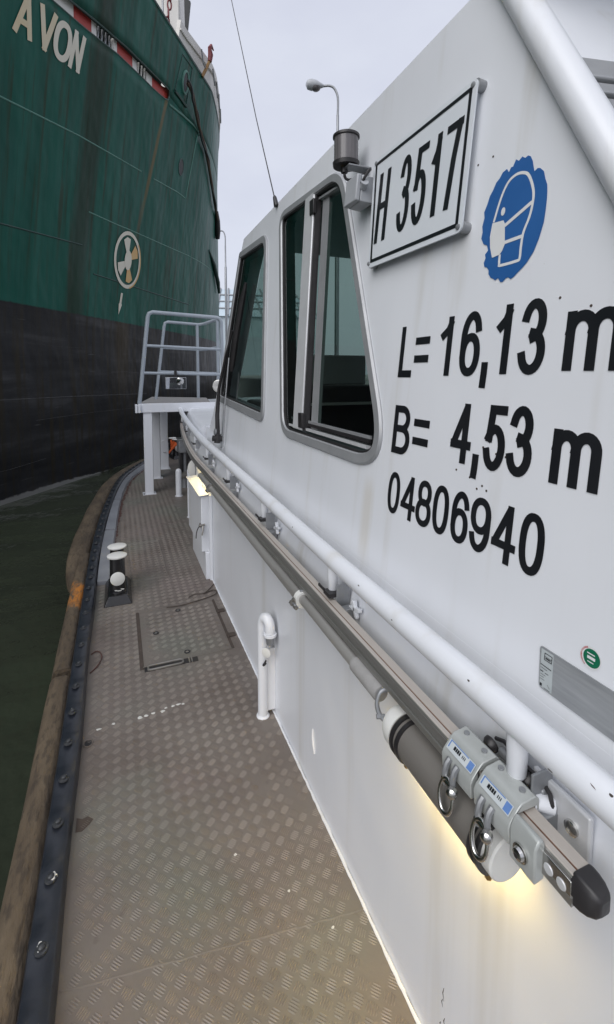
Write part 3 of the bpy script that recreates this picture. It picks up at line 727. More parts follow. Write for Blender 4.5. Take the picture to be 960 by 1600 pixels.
# painted particulars on the cabin side
def row(name, items, t, v_off, label=None):
    for ch, ya, yb_, v0, v1 in items:
        m_ = MB(); glyph(m_, ch, -ya, -yb_, v0, v1, t, CBu, v_off); obj(name, m_, M['ink'], cab, smooth=0)
row('painted_letter', [('L', 1.102, 1.041, .441, .576), ('=', 1.034, .974, .470, .552), ('1', .936, .884, .446, .583), ('6', .860, .797, .445, .586), (',', .790, .768, .417, .475),
     ('1', .757, .712, .450, .588), ('3', .693, .631, .449, .590), ('m', .594, .492, .456, .557)], .0185, .0012)
row('painted_letter', [('B', 1.096, 1.016, .238, .366), ('=', 1.004, .940, .264, .346), ('4', .858, .793, .256, .386), (',', .787, .764, .228, .283), ('5', .756, .698, .257, .388),
     ('3', .693, .633, .258, .391), ('m', .594, .503, .263, .357)], .0185, .0012)
row('painted_digit', [('0', 1.090, 1.034, .079, .189), ('4', 1.026, .963, .081, .191), ('8', .960, .900, .083, .194), ('0', .895, .839, .085, .196), ('6', .829, .775, .086, .198),
     ('9', .770, .713, .088, .199), ('4', .707, .647, .090, .201), ('0', .640, .586, .092, .203)], .0150, .0012)

# number plate
npl = thing('number_plate', 'white number plate with black border reading H 3517', 'number plate', CB(1.09, .93, .02))
PO = .020
pl = rounded([(1.322, 1.100), (.872, 1.100), (.872, .764), (1.294, .768)], .016)
m_ = MB(); m_.extr([CB(*p, PO) for p in pl], Vector(CB(0, 0, .004)) - Vector(CB(0, 0, 0)))
pb_ = obj('plate', m_, M['plate'], npl, smooth=0)
bo, bi = inset(pl, .013), inset(pl, .023)
m_ = MB(); n = len(bo); m_.add([CB(*p, PO + .0048) for p in bo] + [CB(*p, PO + .0048) for p in bi], [(i, (i + 1) % n, n + (i + 1) % n, n + i) for i in range(n)])
obj('border', m_, M['ink'], npl, smooth=0)
for ch, ya, yb_, v0, v1 in (('H', 1.271, 1.210, .834, 1.040), ('3', 1.155, 1.098, .833, 1.038), ('5', 1.085, 1.026, .831, 1.033), ('1', 1.013, .974, .831, 1.032), ('7', .960, .902, .831, 1.032)):
    m_ = MB(); glyph(m_, ch, -ya, -yb_, v0, v1, .0185, CBu, PO + .0050); obj('character', m_, M['ink'], npl, smooth=0)
for y, v in ((.884, 1.088), (.884, .777), (1.306, 1.087), (1.290, .781)):
    obj('standoff', MB().cyl(CB(y - .004, v, 0), CB(y - .004, v, PO), .013, 16), M['galv'], npl)
    obj('screw', MB().lathe(CB(y, v, PO + .004), Vector(CB(0, 0, 1)) - Vector(CB(0, 0, 0)), [(0, .007), (.003, .006), (.004, .003)], 12), M['galv'], npl)

# blue mask pictogram
sg_ = thing('mask_sticker', 'torn blue round sticker with white head wearing a mask', 'sticker', CB(.75, .76))
bl = [(.739, .878), (.731, .872), (.724, .874), (.717, .869), (.711, .858), (.708, .848), (.704, .836), (.697, .839), (.691, .837), (.681, .827), (.676, .812), (.670, .799), (.668, .785), (.667, .771), (.667, .75), (.668, .730), (.675, .702), (.684, .680), (.697, .663), (.706, .655),
      (.717, .648), (.726, .641), (.734, .638), (.741, .643), (.747, .642), (.754, .636), (.761, .637), (.768, .646), (.776, .643), (.783, .648), (.790, .651), (.797, .660), (.798, .668), (.804, .675), (.812, .678), (.815, .687), (.811, .696), (.814, .704), (.806, .711), (.811, .723), (.822, .728), (.831, .742), (.829, .755), (.832, .768), (.828, .785), (.831, .798),
      (.824, .812), (.819, .828), (.811, .838), (.804, .851), (.795, .857), (.788, .866), (.777, .869), (.771, .860), (.766, .868), (.761, .867), (.755, .879), (.747, .873)]
def flat(loop, off):
    tr = tessellate_polygon([[Vector((p[0], p[1], 0)) for p in loop]]); m_ = MB(); m_.add([CB(*p, off) for p in loop], [tuple(t_) for t_ in tr]); return m_
obj('disc', flat(bl, .0012), M['blue'], sg_, smooth=0)
m_ = MB()
hd = [(.798, .767), (.787, .805), (.777, .828), (.765, .842), (.748, .847), (.732, .844), (.719, .836), (.708, .818), (.700, .796), (.699, .775), (.703, .751), (.712, .729), (.715, .716), (.716, .694), (.716, .675), (.723, .671), (.764, .671), (.769, .675), (.770, .694)]
hd = [(p.x, p.y) for p in crom([Vector((a, b, 0)) for a, b in hd], 4)]
strip(m_, hd, .0058, CB, .0016); strip(m_, [(.765, .751), (.701, .777)], .0075, CB, .0018); strip(m_, [(.760, .716), (.716, .717)], .007, CB, .0018)
m_.add([CB(.774 + .0058 * math.cos(a * R(30)), .782 + .0085 * math.sin(a * R(30)), .0018) for a in range(12)], [tuple(range(12))])
m_.v += flat([(.801, .766), (.770, .763), (.765, .755), (.759, .712), (.764, .701), (.770, .694), (.791, .692), (.800, .715), (.804, .739)], .0020).v
k0 = len(m_.v) - 9; m_.f.append(tuple(range(k0, k0 + 9)))
obj('pictogram', m_, M['sticker'], sg_, smooth=0)
# data plate and green sticker
dp = thing('data_plate', 'brushed metal data plate with printed corner above the handrail', 'plate', CB(.45, -.045))
loop = rounded([(.570, -.012), (.10, -.012), (.10, -.080), (.564, -.080)], .006, 3)
m_ = MB(); m_.extr([CB(*p, .001) for p in loop], Vector(CB(0, 0, .002)) - Vector(CB(0, 0, 0))); obj('plate', m_, M['dataplate'], dp, smooth=0)
obj('printed_panel', flat([(.566, -.015), (.542, -.015), (.538, -.078), (.562, -.078)], .0034), M['sticker'] if False else simple('printed_panel_grey', (.42, .46, .47), (.46, .5, .51), 30, .45), dp, smooth=0)
m_ = MB()
for a, b, t_ in (((.558, -.0195), (.544, -.0195), .0012), ((.558, -.0305), (.544, -.0305), .0012), ((.558, -.025), (.544, -.025), .0008), ((.558, -.019), (.558, -.031), .0012), ((.544, -.019), (.544, -.031), .0012),
                 ((.556, -.0272), (.546, -.0272), .0022), ((.564, -.0405), (.543, -.0415), .0014), ((.563, -.0455), (.55, -.046), .0008), ((.563, -.0510), (.557, -.0510), .0018), ((.554, -.0515), (.547, -.0515), .001),
                 ((.562, -.056), (.552, -.056), .0007), ((.562, -.060), (.555, -.060), .0007), ((.562, -.064), (.553, -.064), .0007), ((.561, -.0735), (.557, -.0735), .005), ((.553, -.0760), (.541, -.0762), .0008), ((.547, -.068), (.542, -.072), .0007)):
    strip(m_, [a, b], t_, CB, .0040 + .00003 * len(m_.f))
obj('print', m_, M['ink'], dp, smooth=0)
gs = thing('round_sticker', 'small round green inspection sticker with red and white rim', 'sticker', CB(.482, .015))
def disc(cy, cv, r, off, n=28): return MB().add([CB(cy + r * math.cos(2 * math.pi * k / n), cv + r * math.sin(2 * math.pi * k / n), off) for k in range(n)], [tuple(range(n))])
obj('rim', disc(.482, .015, .0172, .0012), M['sticker'], gs, smooth=0)
m_ = MB(); strip(m_, [(.482 + .0155 * math.cos(R(a)), .015 + .0155 * math.sin(R(a))) for a in range(-60, 70, 8)], .0026, CB, .0015); obj('rim_print', m_, M['pink'], gs, smooth=0)
obj('centre', disc(.480, .0155, .0138, .0018), M['green'], gs, smooth=0)
m_ = MB(); strip(m_, [(.487, .0155), (.474, .0155)], .0045, CB, .0022); strip(m_, [(.488, .0215), (.475, .0215)], .0016, CB, .0022); strip(m_, [(.486, .009), (.476, .009)], .0014, CB, .0022)
obj('print', m_, M['sticker'], gs, smooth=0)

# ------------------------------------------------------------------ handrail
rail = thing('handrail', 'long white tubular handrail along the cabin side', 'handrail', (.57, 2, .95))
rp = crom([Vector(p) for p in [(.57, -.6, .955), (.57, .4, .955), (.57, 1.2, .957), (.572, 2.1, .975), (.576, 3.0, .992), (.588, 3.8, 1.002), (.65, 5.14, 1.03), (.76, 6.5, 1.05)]], 12)
obj('tube', MB().tube(rp, .0258, 20), M['white'], rail)
def rail_at(y): return min(rp, key=lambda p: abs(p.y - y))
for y in (.53, 1.22, 1.92, 2.62, 3.32, 4.0, 4.75, 5.5):
    r = rail_at(y)
    st = obj('stanchion', MB().lathe((r.x, y, r.z - .012), (0, 0, -1), [(0, .017), (.03, .0165), (.074, .015), (.082, .010)], 16), M['white'], rail)
    m_ = MB().box(r.x - .004, .6075 if y < 4 else r.x + .03, y - .035, y - .031, r.z - .135, r.z - .062)
    obj('bracket_plate', m_, M['galv'], st, bevel=.001)
    if y > .6: obj('rubber_pad', MB().box(r.x - .026, r.x + .006, y - .030, y + .010, r.z - .100, r.z - .088).box(r.x - .03, r.x - .026, y - .0, y + .04, r.z - .09, r.z - .082), M['rubber'], st)
    if .6 < y < 4:
        m2 = MB().cyl((r.x + .005, y - .17, r.z - .012), (.607, y - .17, r.z - .05), .016, 16)
        obj('wall_stub', m2, M['white'], rail)
        obj('wall_lug', MB().obox((.600, y - .085, r.z - .115), (.006, 0, 0), (0, .030, -.008), (0, .0, .006)).obox((.600, y - .085, r.z - .115), (.006, 0, 0), (0, .006, 0), (0, .008, .022)), M['white'], rail, bevel=.002)
for (y_, a_, l_, w_) in ((.33, 200, .006, .0022), (.62, 215, .004, .0018), (.86, 190, .003, .0014), (1.02, 210, .005, .0015), (1.5, 200, .004, .0018), (.45, 160, .005, .002), (.37, 235, .003, .002)):
    q_ = rail_at(y_); aa_ = R(a_); n_ = Vector((math.cos(aa_), 0, -math.sin(aa_))); c_ = Vector((q_.x, y_, q_.z)) + n_ * .0260; t_ = Vector((0, 0, 1)).cross(n_).cross(n_)
    obj('paint_chip', MB().add([c_ + Vector((0, 1, 0)) * l_ * math.cos(R(b_)) * random.uniform(.6, 1.2) + n_.cross(Vector((0, 1, 0))) * w_ * math.sin(R(b_)) * random.uniform(.6, 1.2) for b_ in range(0, 360, 45)], [tuple(range(8))]), M['dirt'], rail, smooth=0)
obj('paint_chip', MB().add([(r_[0], r_[1], r_[2]) for r_ in [(.5512, .395, .9733), (.5504, .388, .9725), (.5495, .385, .9713), (.5501, .392, .9721)]], [(0, 1, 2, 3)]), M['redseam'], rail, smooth=0)

# ------------------------------------------------------------------ fall-arrest track
trk = thing('safety_track', 'grey aluminium sliding track under the handrail with black end cap', 'track', (.55, 2, .82))
def tpt(y):
    x = .545 + (0 if y < 3.6 else (y - 3.6) ** 1.5 * .048); z = .832 + (0 if y < 3.6 else (y - 3.6) * .010)
    return x, z
yy = [.394 + .1 * k for k in range(62)]
def sweep_track(x0, x1, z0, z1, ch=0):
    def pr(i):
        y = yy[i]; x, z = tpt(y)
        return [Vector((x + x0, y, z + z0)), Vector((x + x0, y, z + z1 - ch)), Vector((x + x0 + ch, y, z + z1)), Vector((x + x1 - ch, y, z + z1)), Vector((x + x1, y, z + z1 - ch)), Vector((x + x1, y, z + z0))]
    return MB().sweep(pr, yy)
obj('profile', sweep_track(-.014, .021, -.022, .0140, .002), M['track'], trk, smooth=30)
obj('top_face', sweep_track(.0, .0200, .0140, .0168, .001), M['beige'], trk, smooth=30)
obj('guide_strip', sweep_track(-.0125, -.002, .0140, .0158, .001), M['beige'], trk, smooth=30)
obj('guide_line', sweep_track(-.0021, -.0003, .0142, .0161, .0002), M['copper'], trk, smooth=30)
obj('side_groove', sweep_track(-.0150, -.0136, -.006, .009, .0004), M['groove'], trk, smooth=30)
obj('lower_lip', sweep_track(-.0185, -.0136, -.023, -.010, .0015), M['track'], trk, smooth=30)
obj('side_plate', MB().box(.5268, .5295, .396, .47, .811, .842), M['steel'], trk, bevel=.001)
for y in (.410, .430):
    obj('side_hole', MB().lathe((.5267, y, .825), (-1, 0, 0), [(0, .0075), (.0012, .0068), (.0013, .003)], 14), M['framelight'], trk)
m_ = MB(); ys2 = [.400, .394, .386, .377, .369, .364]; sc2 = [1.0, 1.03, 1.0, .9, .72, .45]
def cap_pr(i):
    k = sc2[i]; x, z = .5485, .829; a, b = .0188 * k, .0218 * k
    z = .829 + (1 - k) * .005
    return [Vector((x + a * c, ys2[i], z + b * s_)) for c, s_ in ((-1, -.8), (-1, .6), (-.7, 1), (.8, 1), (1, .8), (1, -.7), (.6, -1), (-.7, -1))]
obj('end_cap', m_.sweep(cap_pr, ys2), M['rubber'], trk, bevel=.004, bseg=2)
for y in (.49, 1.16, 1.86, 2.56, 3.26):
    obj('wall_bracket', MB().box(.571, .604, y - .014, y + .014, .808, .838), M['galv'], trk, bevel=.002)
wp = obj('wall_plate', MB().box(.598, .6075, .425, .525, .80, .875), M['framelight'], trk, bevel=.003)
obj('bolt', MB().lathe((.598, .452, .838), (-1, 0, 0), [(0, .011), (.004, .011), (.006, .008), (.0065, .003)], 16), M['steel'], wp)
obj('pipe_stub', MB().cyl((.572, .50, .848), (.598, .486, .842), .013, 14), M['white'], wp)
# clamp block that stops the trolleys
stop = thing('track_stop', 'grey clamp block bolted to the near end of the track', 'clamp', (.53, .45, .82))
pr_ = [(.513, .794), (.513, .844), (.520, .857), (.528, .857), (.532, .850), (.532, .797)]
obj('block', MB().extr([(x, .440, z) for x, z in pr_], (0, .046, 0)), M['trolley'], stop, bevel=.003)
bt = obj('bolt', MB().lathe((.512, .463, .822), (-1, 0, 0), [(0, .0125), (.003, .0125), (.0035, .0095), (.008, .008), (.010, .004)], 18), M['steel'], stop)
obj('socket', MB().cyl((.5035, .463, .822), (.5015, .463, .822), .0036, 6), M['rubber'], bt)
# two trolleys
def trolley(y0, y1, label):
    t = thing('track_trolley', label, 'trolley', (.54, (y0 + y1) / 2, .82), 'trolleys riding on the track')
    pr_ = [(.513, .810), (.511, .836), (.515, .844), (.531, .862), (.537, .866), (.563, .869), (.571, .862), (.571, .845), (.568, .845), (.568, .853), (.5265, .853), (.5265, .810)]
    obj('body', MB().extr([(x, y0, z) for x, z in pr_], (0, y1 - y0, 0)), M['trolley'], t, bevel=.0025)
    d = Vector((.531 - .515, 0, .862 - .844)); nn = Vector((-d.z, 0, d.x)).normalized(); o = Vector((.515, 0, .844))
    def LP(y, k, h): p = o + d * k + nn * h; return (p.x, y, p.z)
    ln = y1 - y0
    def q(a, b, k0, k1, h): return MB().add([LP(y1 - ln * a, k0, h), LP(y1 - ln * b, k0, h), LP(y1 - ln * b, k1, h), LP(y1 - ln * a, k1, h)], [(0, 1, 2, 3)])
    lb = obj('sticker', q(.09, .93, .16, .84, .0030), M['labelgrey'], t, smooth=0)
    obj('blue_square', q(.76, .91, .22, .78, .0034), M['labelblue'], lb, smooth=0)
    obj('blue_edge', q(.12, .72, .76, .82, .0034), M['labelblue'], lb, smooth=0)
    obj('blue_end', q(.12, .15, .30, .76, .0034), M['labelblue'], lb, smooth=0)
    m_ = MB()
    for a, b in ((.28, .34), (.35, .39), (.40, .45), (.46, .5)): m_.v += []; m_.add(q(a, b, .40, .66, .0034).v, [(0, 1, 2, 3)])
    for a in (.56, .60, .64): m_.add(q(a, a + .02, .42, .62, .0034).v, [(0, 1, 2, 3)])
    obj('print', m_, M['ink'], lb, smooth=0)
    for k in (.2, .78):
        obj('screw', MB().cyl((.553, y1 - ln * k, .866), (.553, y1 - ln * k, .8705), .0048, 14), M['galv'], t)
    for k in (.30, .56):
        y = y1 - ln * k
        obj('fork', MB().tube([(.512, y, .840), (.506, y, .834), (.502, y, .820), (.503, y, .798)], .0055, 8), M['galv'], t)
    yr = y1 - ln * .44
    R0 = obj('ring', MB().tube([(.497 + .004 * math.cos(a * R(15)), yr + .0165 * math.sin(a * R(15)), .786 + .0285 * math.cos(a * R(15))) for a in range(24)], .0040, 10, closed=True), M['steel'], t)
    obj('bolt_head', MB().lathe((.498, y1 - ln * .63, .806), (-.8, -.6, 0), [(0, .009), (.008, .009), (.011, .006), (.012, .002)], 14), M['steel'], t)
    obj('shaft', MB().cyl((.502, y1 - ln * .24, .806), (.502, y1 - ln * .63, .806), .0055, 10), M['steel'], t)
    m_ = MB()
    for z in (.812, .826, .842): m_.cyl((.545, y0 - .0015, z), (.545, y0 + .004, z), .0062, 10)
    obj('roller', m_, M['rubber'], t)
    obj('knob', MB().lathe((.576, y1 - ln * .55, .855), (1, 0, .4), [(0, .010), (.006, .014), (.012, .014), (.014, .011)], 16), M['rubber'], t)
    return t
trolley(.566, .640, 'grey trolley with blue label and ring, the farther one on the track')
trolley(.486, .560, 'grey trolley with blue label and ring, next to the clamp block')
bc = thing('spring_clip', 'grey channel clip with black strap behind the nearer trolley', 'clip', (.60, .53, .87))
obj('channel', MB().box(.584, .597, .492, .585, .850, .864), M['galv'], bc, bevel=.003)
obj('strap', MB().tube([(.600, .605, .860), (.598, .585, .870), (.594, .55, .869), (.594, .50, .866), (.592, .486, .862), (.590, .480, .85), (.590, .482, .835)], .0035, 8), M['rubber'], bc)

# ------------------------------------------------------------------ canister under the track
can = thing('document_canister', 'grey tube canister with white caps and black clamps below the track', 'canister', (.545, .66, .735))
cx_, cz_, cr_ = .546, .742, .0415
obj('tube', MB().cyl((cx_, .545, cz_), (cx_, .80, cz_), cr_, 40), M['canister'], can)
obj('cap', MB().lathe((cx_, .545, cz_), (0, -1, 0), [(0, cr_ - .001), (.004, cr_ - .001), (.005, cr_ - .004), (.026, cr_ - .004), (.029, cr_ - .007), (.0295, .001)], 40), M['capwhite'], can)
obj('cap', MB().lathe((cx_, .80, cz_), (0, 1, 0), [(0, cr_ + .002), (.020, cr_ + .002), (.034, cr_ - .003), (.036, .001)], 40), M['capwhite'], can)
for y in (.790, .772, .556, .541):
    c_ = obj('clamp_band', MB().lathe((cx_, y - .004, cz_), (0, 1, 0), [(0, cr_), (0, cr_ + .0045), (.008, cr_ + .0045), (.008, cr_)], 40), M['rubber'], can)
    obj('clamp_screw', MB().cyl((cx_ - .012, y, cz_ - cr_ - .004), (cx_ + .014, y, cz_ - cr_ - .006), .0055, 10).cyl((cx_ - .016, y, cz_ - cr_ - .008), (cx_ - .016, y, cz_ - cr_ + .002), .006, 6), M['brass'], c_)
obj('cable', MB().tube(crom([Vector(p) for p in [(.536, .86, .803), (.519, .862, .797), (.510, .860, .775), (.512, .852, .755), (.52, .842, .745)]], 8), .0052, 10), M['galv'], can)
obj('cable_screw', MB().cyl((.504, .852, .752), (.522, .846, .752), .005, 8), M['galv'], can)
# warm strip lamp on the wall behind the canister
def strip_lamp(y0, y1, z, label, mt, x1=.6072):
    t = thing('wall_lamp', label, 'lamp', (x1 - .012, (y0 + y1) / 2, z))
    obj('housing', MB().box(x1 - .022, x1, y0 - .01, y1 + .01, z, z + .014), M['capwhite'], t, bevel=.002)
    obj('lit_strip', MB().box(x1 - .019, x1 - .003, y0, y1, z - .004, z - .0005), M[mt], t, smooth=0)
strip_lamp(.580, .81, .716, 'lit warm strip lamp on the wall behind the grey canister', 'lamp')

# ------------------------------------------------------------------ poles stowed below the track
def pole(y0, y1, x, z, r, label, grip=True):
    t = thing('stowed_pole', label, 'pole', (x, y0, z), 'poles stowed under the track')
    obj('shaft', MB().cyl((x, y0 + (.12 if grip else 0), z), (x, y1, z), r, 18), M['polegrey'], t)
    if grip: obj('grip', MB().lathe((x, y0, z), (0, 1, 0), [(0, r * .6), (.002, r * 1.18), (.006, r * 1.28), (.12, r * 1.28), (.124, r)], 20), M['grip'], t)
    return t
pole(.868, 1.60, .526, .786, .0150, 'short grey pole with foam grip held beneath the track')
pole(1.36, 3.35, .530, .778, .0195, 'long grey pole held by a clamp behind the foam grip pole', False)
for y, nm in ((1.36, 'pipe clamp holding the grey poles nearest the foam grip'), (2.93, 'pipe clamp holding the long grey pole beside the locker')):
    t = thing('pipe_clamp', nm, 'clamp', (.53, y, .78))
    obj('band', MB().lathe((.528, y - .012, .782), (0, 1, 0), [(0, .020), (0, .026), (.024, .026), (.024, .020)], 20), M['capwhite'] if y < 2 else M['dirtysteel'], t)
    obj('ears', MB().box(.497, .512, y - .010, y + .010, .756, .772).box(.520, .560, y - .006, y + .006, .80, .812), M['galv'], t, bevel=.002)
    obj('bolt', MB().cyl((.500, y - .02, .764), (.500, y + .022, .764), .005, 8).cyl((.500, y + .016, .764), (.500, y + .026, .764), .009, 6).cyl((.494, y - .004, .79), (.505, y - .004, .778), .006, 6), M['dirtysteel'], t)

# ------------------------------------------------------------------ gooseneck tank vent
gv = thing('tank_vent', 'white gooseneck vent pipe standing against the house wall', 'vent pipe', (.552, 1.90, 0))
obj('pipe', MB().tube([(.552, 1.90, .002), (.552, 1.90, .415)] + [(.552 + .010 * (1 - math.cos(R(a))), 1.90 - .024 * (1 - math.cos(R(a))), .415 + .040 * math.sin(R(a))) for a in range(15, 181, 15)] + [(.572, 1.852, .40)], .0215, 18), M['white'], gv)
obj('flange', MB().lathe((.552, 1.90, .0), (0, 0, 1), [(0, .029), (.004, .028), (.008, .0225)], 18), M['white'], gv)
obj('collar', MB().lathe((.572, 1.852, .385), (0, 0, 1), [(0, .022), (.002, .028), (.012, .028), (.013, .022)], 18), M['white'], gv)
obj('float_valve', MB().lathe((.572, 1.852, .35), (0, 0, 1), [(0, .016), (.037, .019)], 14), M['galv'], gv)
obj('tag_disc', MB().lathe((.560, 1.868, .305), (-.7, -.7, 0), [(0, .021), (.003, .021), (.004, .018)], 18), M['capwhite'], gv)
obj('tag_bolt', MB().cyl((.556, 1.868, .258), (.545, 1.860, .258), .006, 6).cyl((.560, 1.872, .268), (.545, 1.868, .248), .004, 6), M['rubber'], gv)
obj('stay', MB().box(.572, .6075, 1.896, 1.902, .02, .30), M['white'], gv)

# ------------------------------------------------------------------ double bollards
def bollard(x, y, k, label, yaw=0, base=True, scuff=True):
    t = thing('mooring_bollard', label, 'bollard', (x, y, 0), 'double mooring bollards')
    def tr(px, py, pz): 
        c, s_ = math.cos(yaw), math.sin(yaw); return (x + (px * c - py * s_) * k, y + (px * s_ + py * c) * k, pz * k)
    ba = MB(); b0, b1 = (.088, .20), (.060, .165)
    ba.hexa([tr(*p) for p in ((-.088, -.17, .0), (.088, -.17, .0), (.088, .22, .0), (-.088, .22, .0), (-.060, -.125, .05), (.060, -.125, .05), (.060, .18, .05), (-.060, .18, .05))])
    obj('base', ba, M['black'], t, bevel=.006)
    for py in (-.04, .14):
        p = MB().lathe(tr(0, py, .045), (0, 0, 1), [(0, .056 * k), (.02 * k, .050 * k), (.20 * k, .047 * k), (.235 * k, .045 * k)], 28)
        ps = obj('post', p, M['black'], t)
        obj('cap', MB().lathe(tr(0, py, .28), (0, 0, 1), [(0, .045 * k), (.002 * k, .061 * k), (.010 * k, .063 * k), (.0125 * k, .060 * k), (.013 * k, .001)], 32), M['capwhite'], ps)
    cr_ = obj('cross_pin', MB().cyl(tr(0, -.105, .155), tr(0, .2, .155), .036 * k, 24), M['black'], t)
    dn = Vector(tr(0, -1, 0)) - Vector(tr(0, 0, 0))
    obj('pin_cap', MB().lathe(tr(0, -.105, .155), dn, [(0, .038 * k), (.001, .045 * k), (.006 * k, .045 * k), (.008 * k, .042 * k), (.0082 * k, .001)], 28), M['capwhite'], cr_)
    if scuff:
        m_ = MB()
        for cx, cz, sx, sz in ((-.012, .072, .012, .004), (.008, .069, .018, .005), (.028, .078, .014, .005)):
            m_.add([tr(cx + math.cos(R(a * 40)) * sx * random.uniform(.7, 1.1), -.0975 - .002 * math.cos(R(a * 40)) , cz + math.sin(R(a * 40)) * sz * random.uniform(.6, 1.2)) for a in range(9)], [tuple(range(9))])
        obj('paint_scuff', m_, M['paintwhite'], t, smooth=0)
    return t
bollard(-.035, 3.36, 1.0, 'black double bollard with white caps standing by the kerb')
bollard(.93, 8.62, 1.15, 'farther black double bollard on the foredeck wrapped in orange rope', .2, scuff=False)
rp_ = thing('orange_rope', 'orange mooring rope wrapped around the foredeck bollard', 'rope', (.95, 8.7, .2))
pts = []
for k in range(70):
    a = k * .42; pts.append((.955 + (.085 + .02 * math.sin(k * 1.7)) * math.cos(a), 8.60 + (.085 + .02 * math.cos(k * 1.3)) * math.sin(a), .16 + .14 * (k / 70) + .025 * math.sin(k * 2.1)))
obj('coil', MB().tube(crom([Vector(p) for p in pts], 3), .014, 6), M['orange'], rp_)
obj('tail', MB().tube(crom([Vector(p) for p in [(.93, 8.5, .28), (.86, 8.45, .2), (.80, 8.42, .12), (.83, 8.40, .17), (.99, 8.45, .30), (1.07, 8.5, .22), (1.1, 8.4, .14)]], 5), .014, 6), M['orange'], rp_)

# ------------------------------------------------------------------ locker against the wall with a lit top
lk = thing('deck_locker', 'white deck locker on the house wall with yellow lit top', 'locker', (.57, 3.7, 0))
obj('body', MB().box(.536, .6075, 3.40, 4.06, .20, .612), M['white'], lk, bevel=.004)
obj('plinth', MB().box(.560, .6070, 3.375, 4.02, .0, .1995), M['white'], lk, bevel=.003)
obj('edge_post', MB().box(.586, .6072, 3.345, 3.374, .0, .625), M['white'], lk, bevel=.003)
obj('top', MB().hexa([(.520, 3.385, .614), (.6072, 3.385, .622), (.6072, 4.08, .622), (.520, 4.08, .614), (.520, 3.385, .620), (.6072, 3.385, .628), (.6072, 4.08, .628), (.520, 4.08, .620)]), M['white'], lk, bevel=.002)
obj('top_lug', MB().box(.584, .606, 3.62, 3.64, .628, .72), M['white'], lk, bevel=.003)
lt = obj('latch', MB().box(.524, .536, 3.40, 3.43, .385, .41).cyl((.515, 3.39, .40), (.56, 3.39, .405), .008, 8), M['dirtysteel'], lk)
obj('latch_cable', MB().tube(crom([Vector(p) for p in [(.53, 3.40, .40), (.505, 3.36, .392), (.49, 3.33, .37), (.485, 3.32, .335)]], 6), .004, 6), M['rubber'], lk)
obj('latch_pin', MB().tube([(.545, 3.385, .395), (.54, 3.37, .36), (.535, 3.37, .335)], .006, 6), M['dirtysteel'], lk)
strip_lamp(3.42, 3.98, .742, 'lit warm strip lamp on the wall above the deck locker', 'lamp2')

# ------------------------------------------------------------------ fittings in the forward recess
for x, y, h, r, lb in ((.669, 4.95, .52, .026, 'white rounded post standing ahead of the deck locker'), (.661, 5.87, .34, .036, 'short white post below the grey control box')):
    t = thing('white_post', lb, 'post', (x, y, 0))
    obj('tube', MB().lathe((x, y, 0), (0, 0, 1), [(0, r), (h - r, r), (h - r * .5, r * .87), (h - r * .13, r * .5), (h, .002)], 18), M['white'], t)
    obj('foot', MB().lathe((x, y, 0), (0, 0, 1), [(0, r * 1.35), (.006, r * 1.35), (.007, r)], 16), M['white'], t)
cw = thing('control_box', 'grey box on a dark stand ahead of the white posts', 'control box', (.79, 6.3, 0))
obj('housing', MB().box(.708, .866, 6.2, 6.42, .47, .63), M['galv'], cw, bevel=.012)
obj('lid', MB().box(.70, .874, 6.19, 6.43, .631, .65), M['galv'], cw, bevel=.005)
obj('stand', MB().box(.725, .755, 6.22, 6.4, .22, .47).box(.825, .853, 6.22, 6.4, .22, .47), M['rubber'], cw, bevel=.004)
obj('column', MB().cyl((.79, 6.3, .0), (.79, 6.3, .47), .045, 18), M['galv'], cw)
obj('turntable', MB().lathe((.79, 6.3, .14), (0, 0, 1), [(0, .10), (.03, .12), (.05, .12), (.06, .09), (.08, .06)], 24), M['dirtysteel'], cw)
vp_ = thing('vent_trunk', 'white vent duct with rounded cover behind the platform leg', 'vent', (.655, 7.62, 0))
obj('duct', MB().box(.60, .715, 7.66, 7.76, .0, 1.05), M['white'], vp_, bevel=.01)
lo = [(.596, 7.62, .0)] + [(.656 - .060 * math.cos(R(a)), 7.62, .40 + .060 * math.sin(R(a))) for a in range(0, 181, 15)] + [(.716, 7.62, 0)]
obj('cover', MB().extr(lo, (0, .035, 0)), M['white'], vp_, bevel=.006)
obj('foot', MB().box(.585, .735, 7.58, 7.78, .0, .010), M['white'], vp_)
obj('handle', MB().tube([(.64, 7.615, .27), (.645, 7.60, .262), (.668, 7.60, .262), (.673, 7.615, .27)], .005, 6), M['galv'], vp_)
dr = thing('hose_drum', 'round pale hose drum hanging in the recess under the track', 'drum', (.72, 4.55, .62))
obj('disc', MB().lathe((.70, 4.5, .60), (-.35, -1, 0), [(0, .10), (.01, .105), (.03, .105), (.035, .09), (.04, .02)], 28), M['capwhite'], dr)
obj('hose', MB().tube([(.72 + .11 * math.cos(R(a)), 4.55, .60 + .11 * math.sin(R(a))) for a in range(0, 360, 20)], .016, 8, closed=True), M['rubber'], dr)
for x, y, z0, z1, lb in ((.71, 4.72, .42, .76, 'black vertical hose beside the round drum'), (.655, 4.36, .48, .74, 'black vertical pipe between locker and drum')):
    t = thing('hose', lb, 'hose', (x, y, z0)); obj('run', MB().tube([(x, y, z1), (x, y, z0 + .05), (x + .01, y + .01, 0.05)], .015, 8), M['rubber'], t)
    obj('cuff', MB().cyl((x, y, z1 - .10), (x, y, z1 - .07), .019, 10), M['galv'], t)
obj_c = thing('cable_bundle', 'thin dark cables hanging under the forward end of the track', 'cable', (.74, 5.4, .7))
for k in range(3):
    x = .70 + k * .03; y = 5.3 + k * .12
    obj('cable', MB().tube(crom([Vector(p) for p in [(x, y, .80), (x - .01, y, .6), (x, y + .02, .4), (x + .05, y + .05, .05)]], 6), .010, 6), M['rubber'], obj_c)

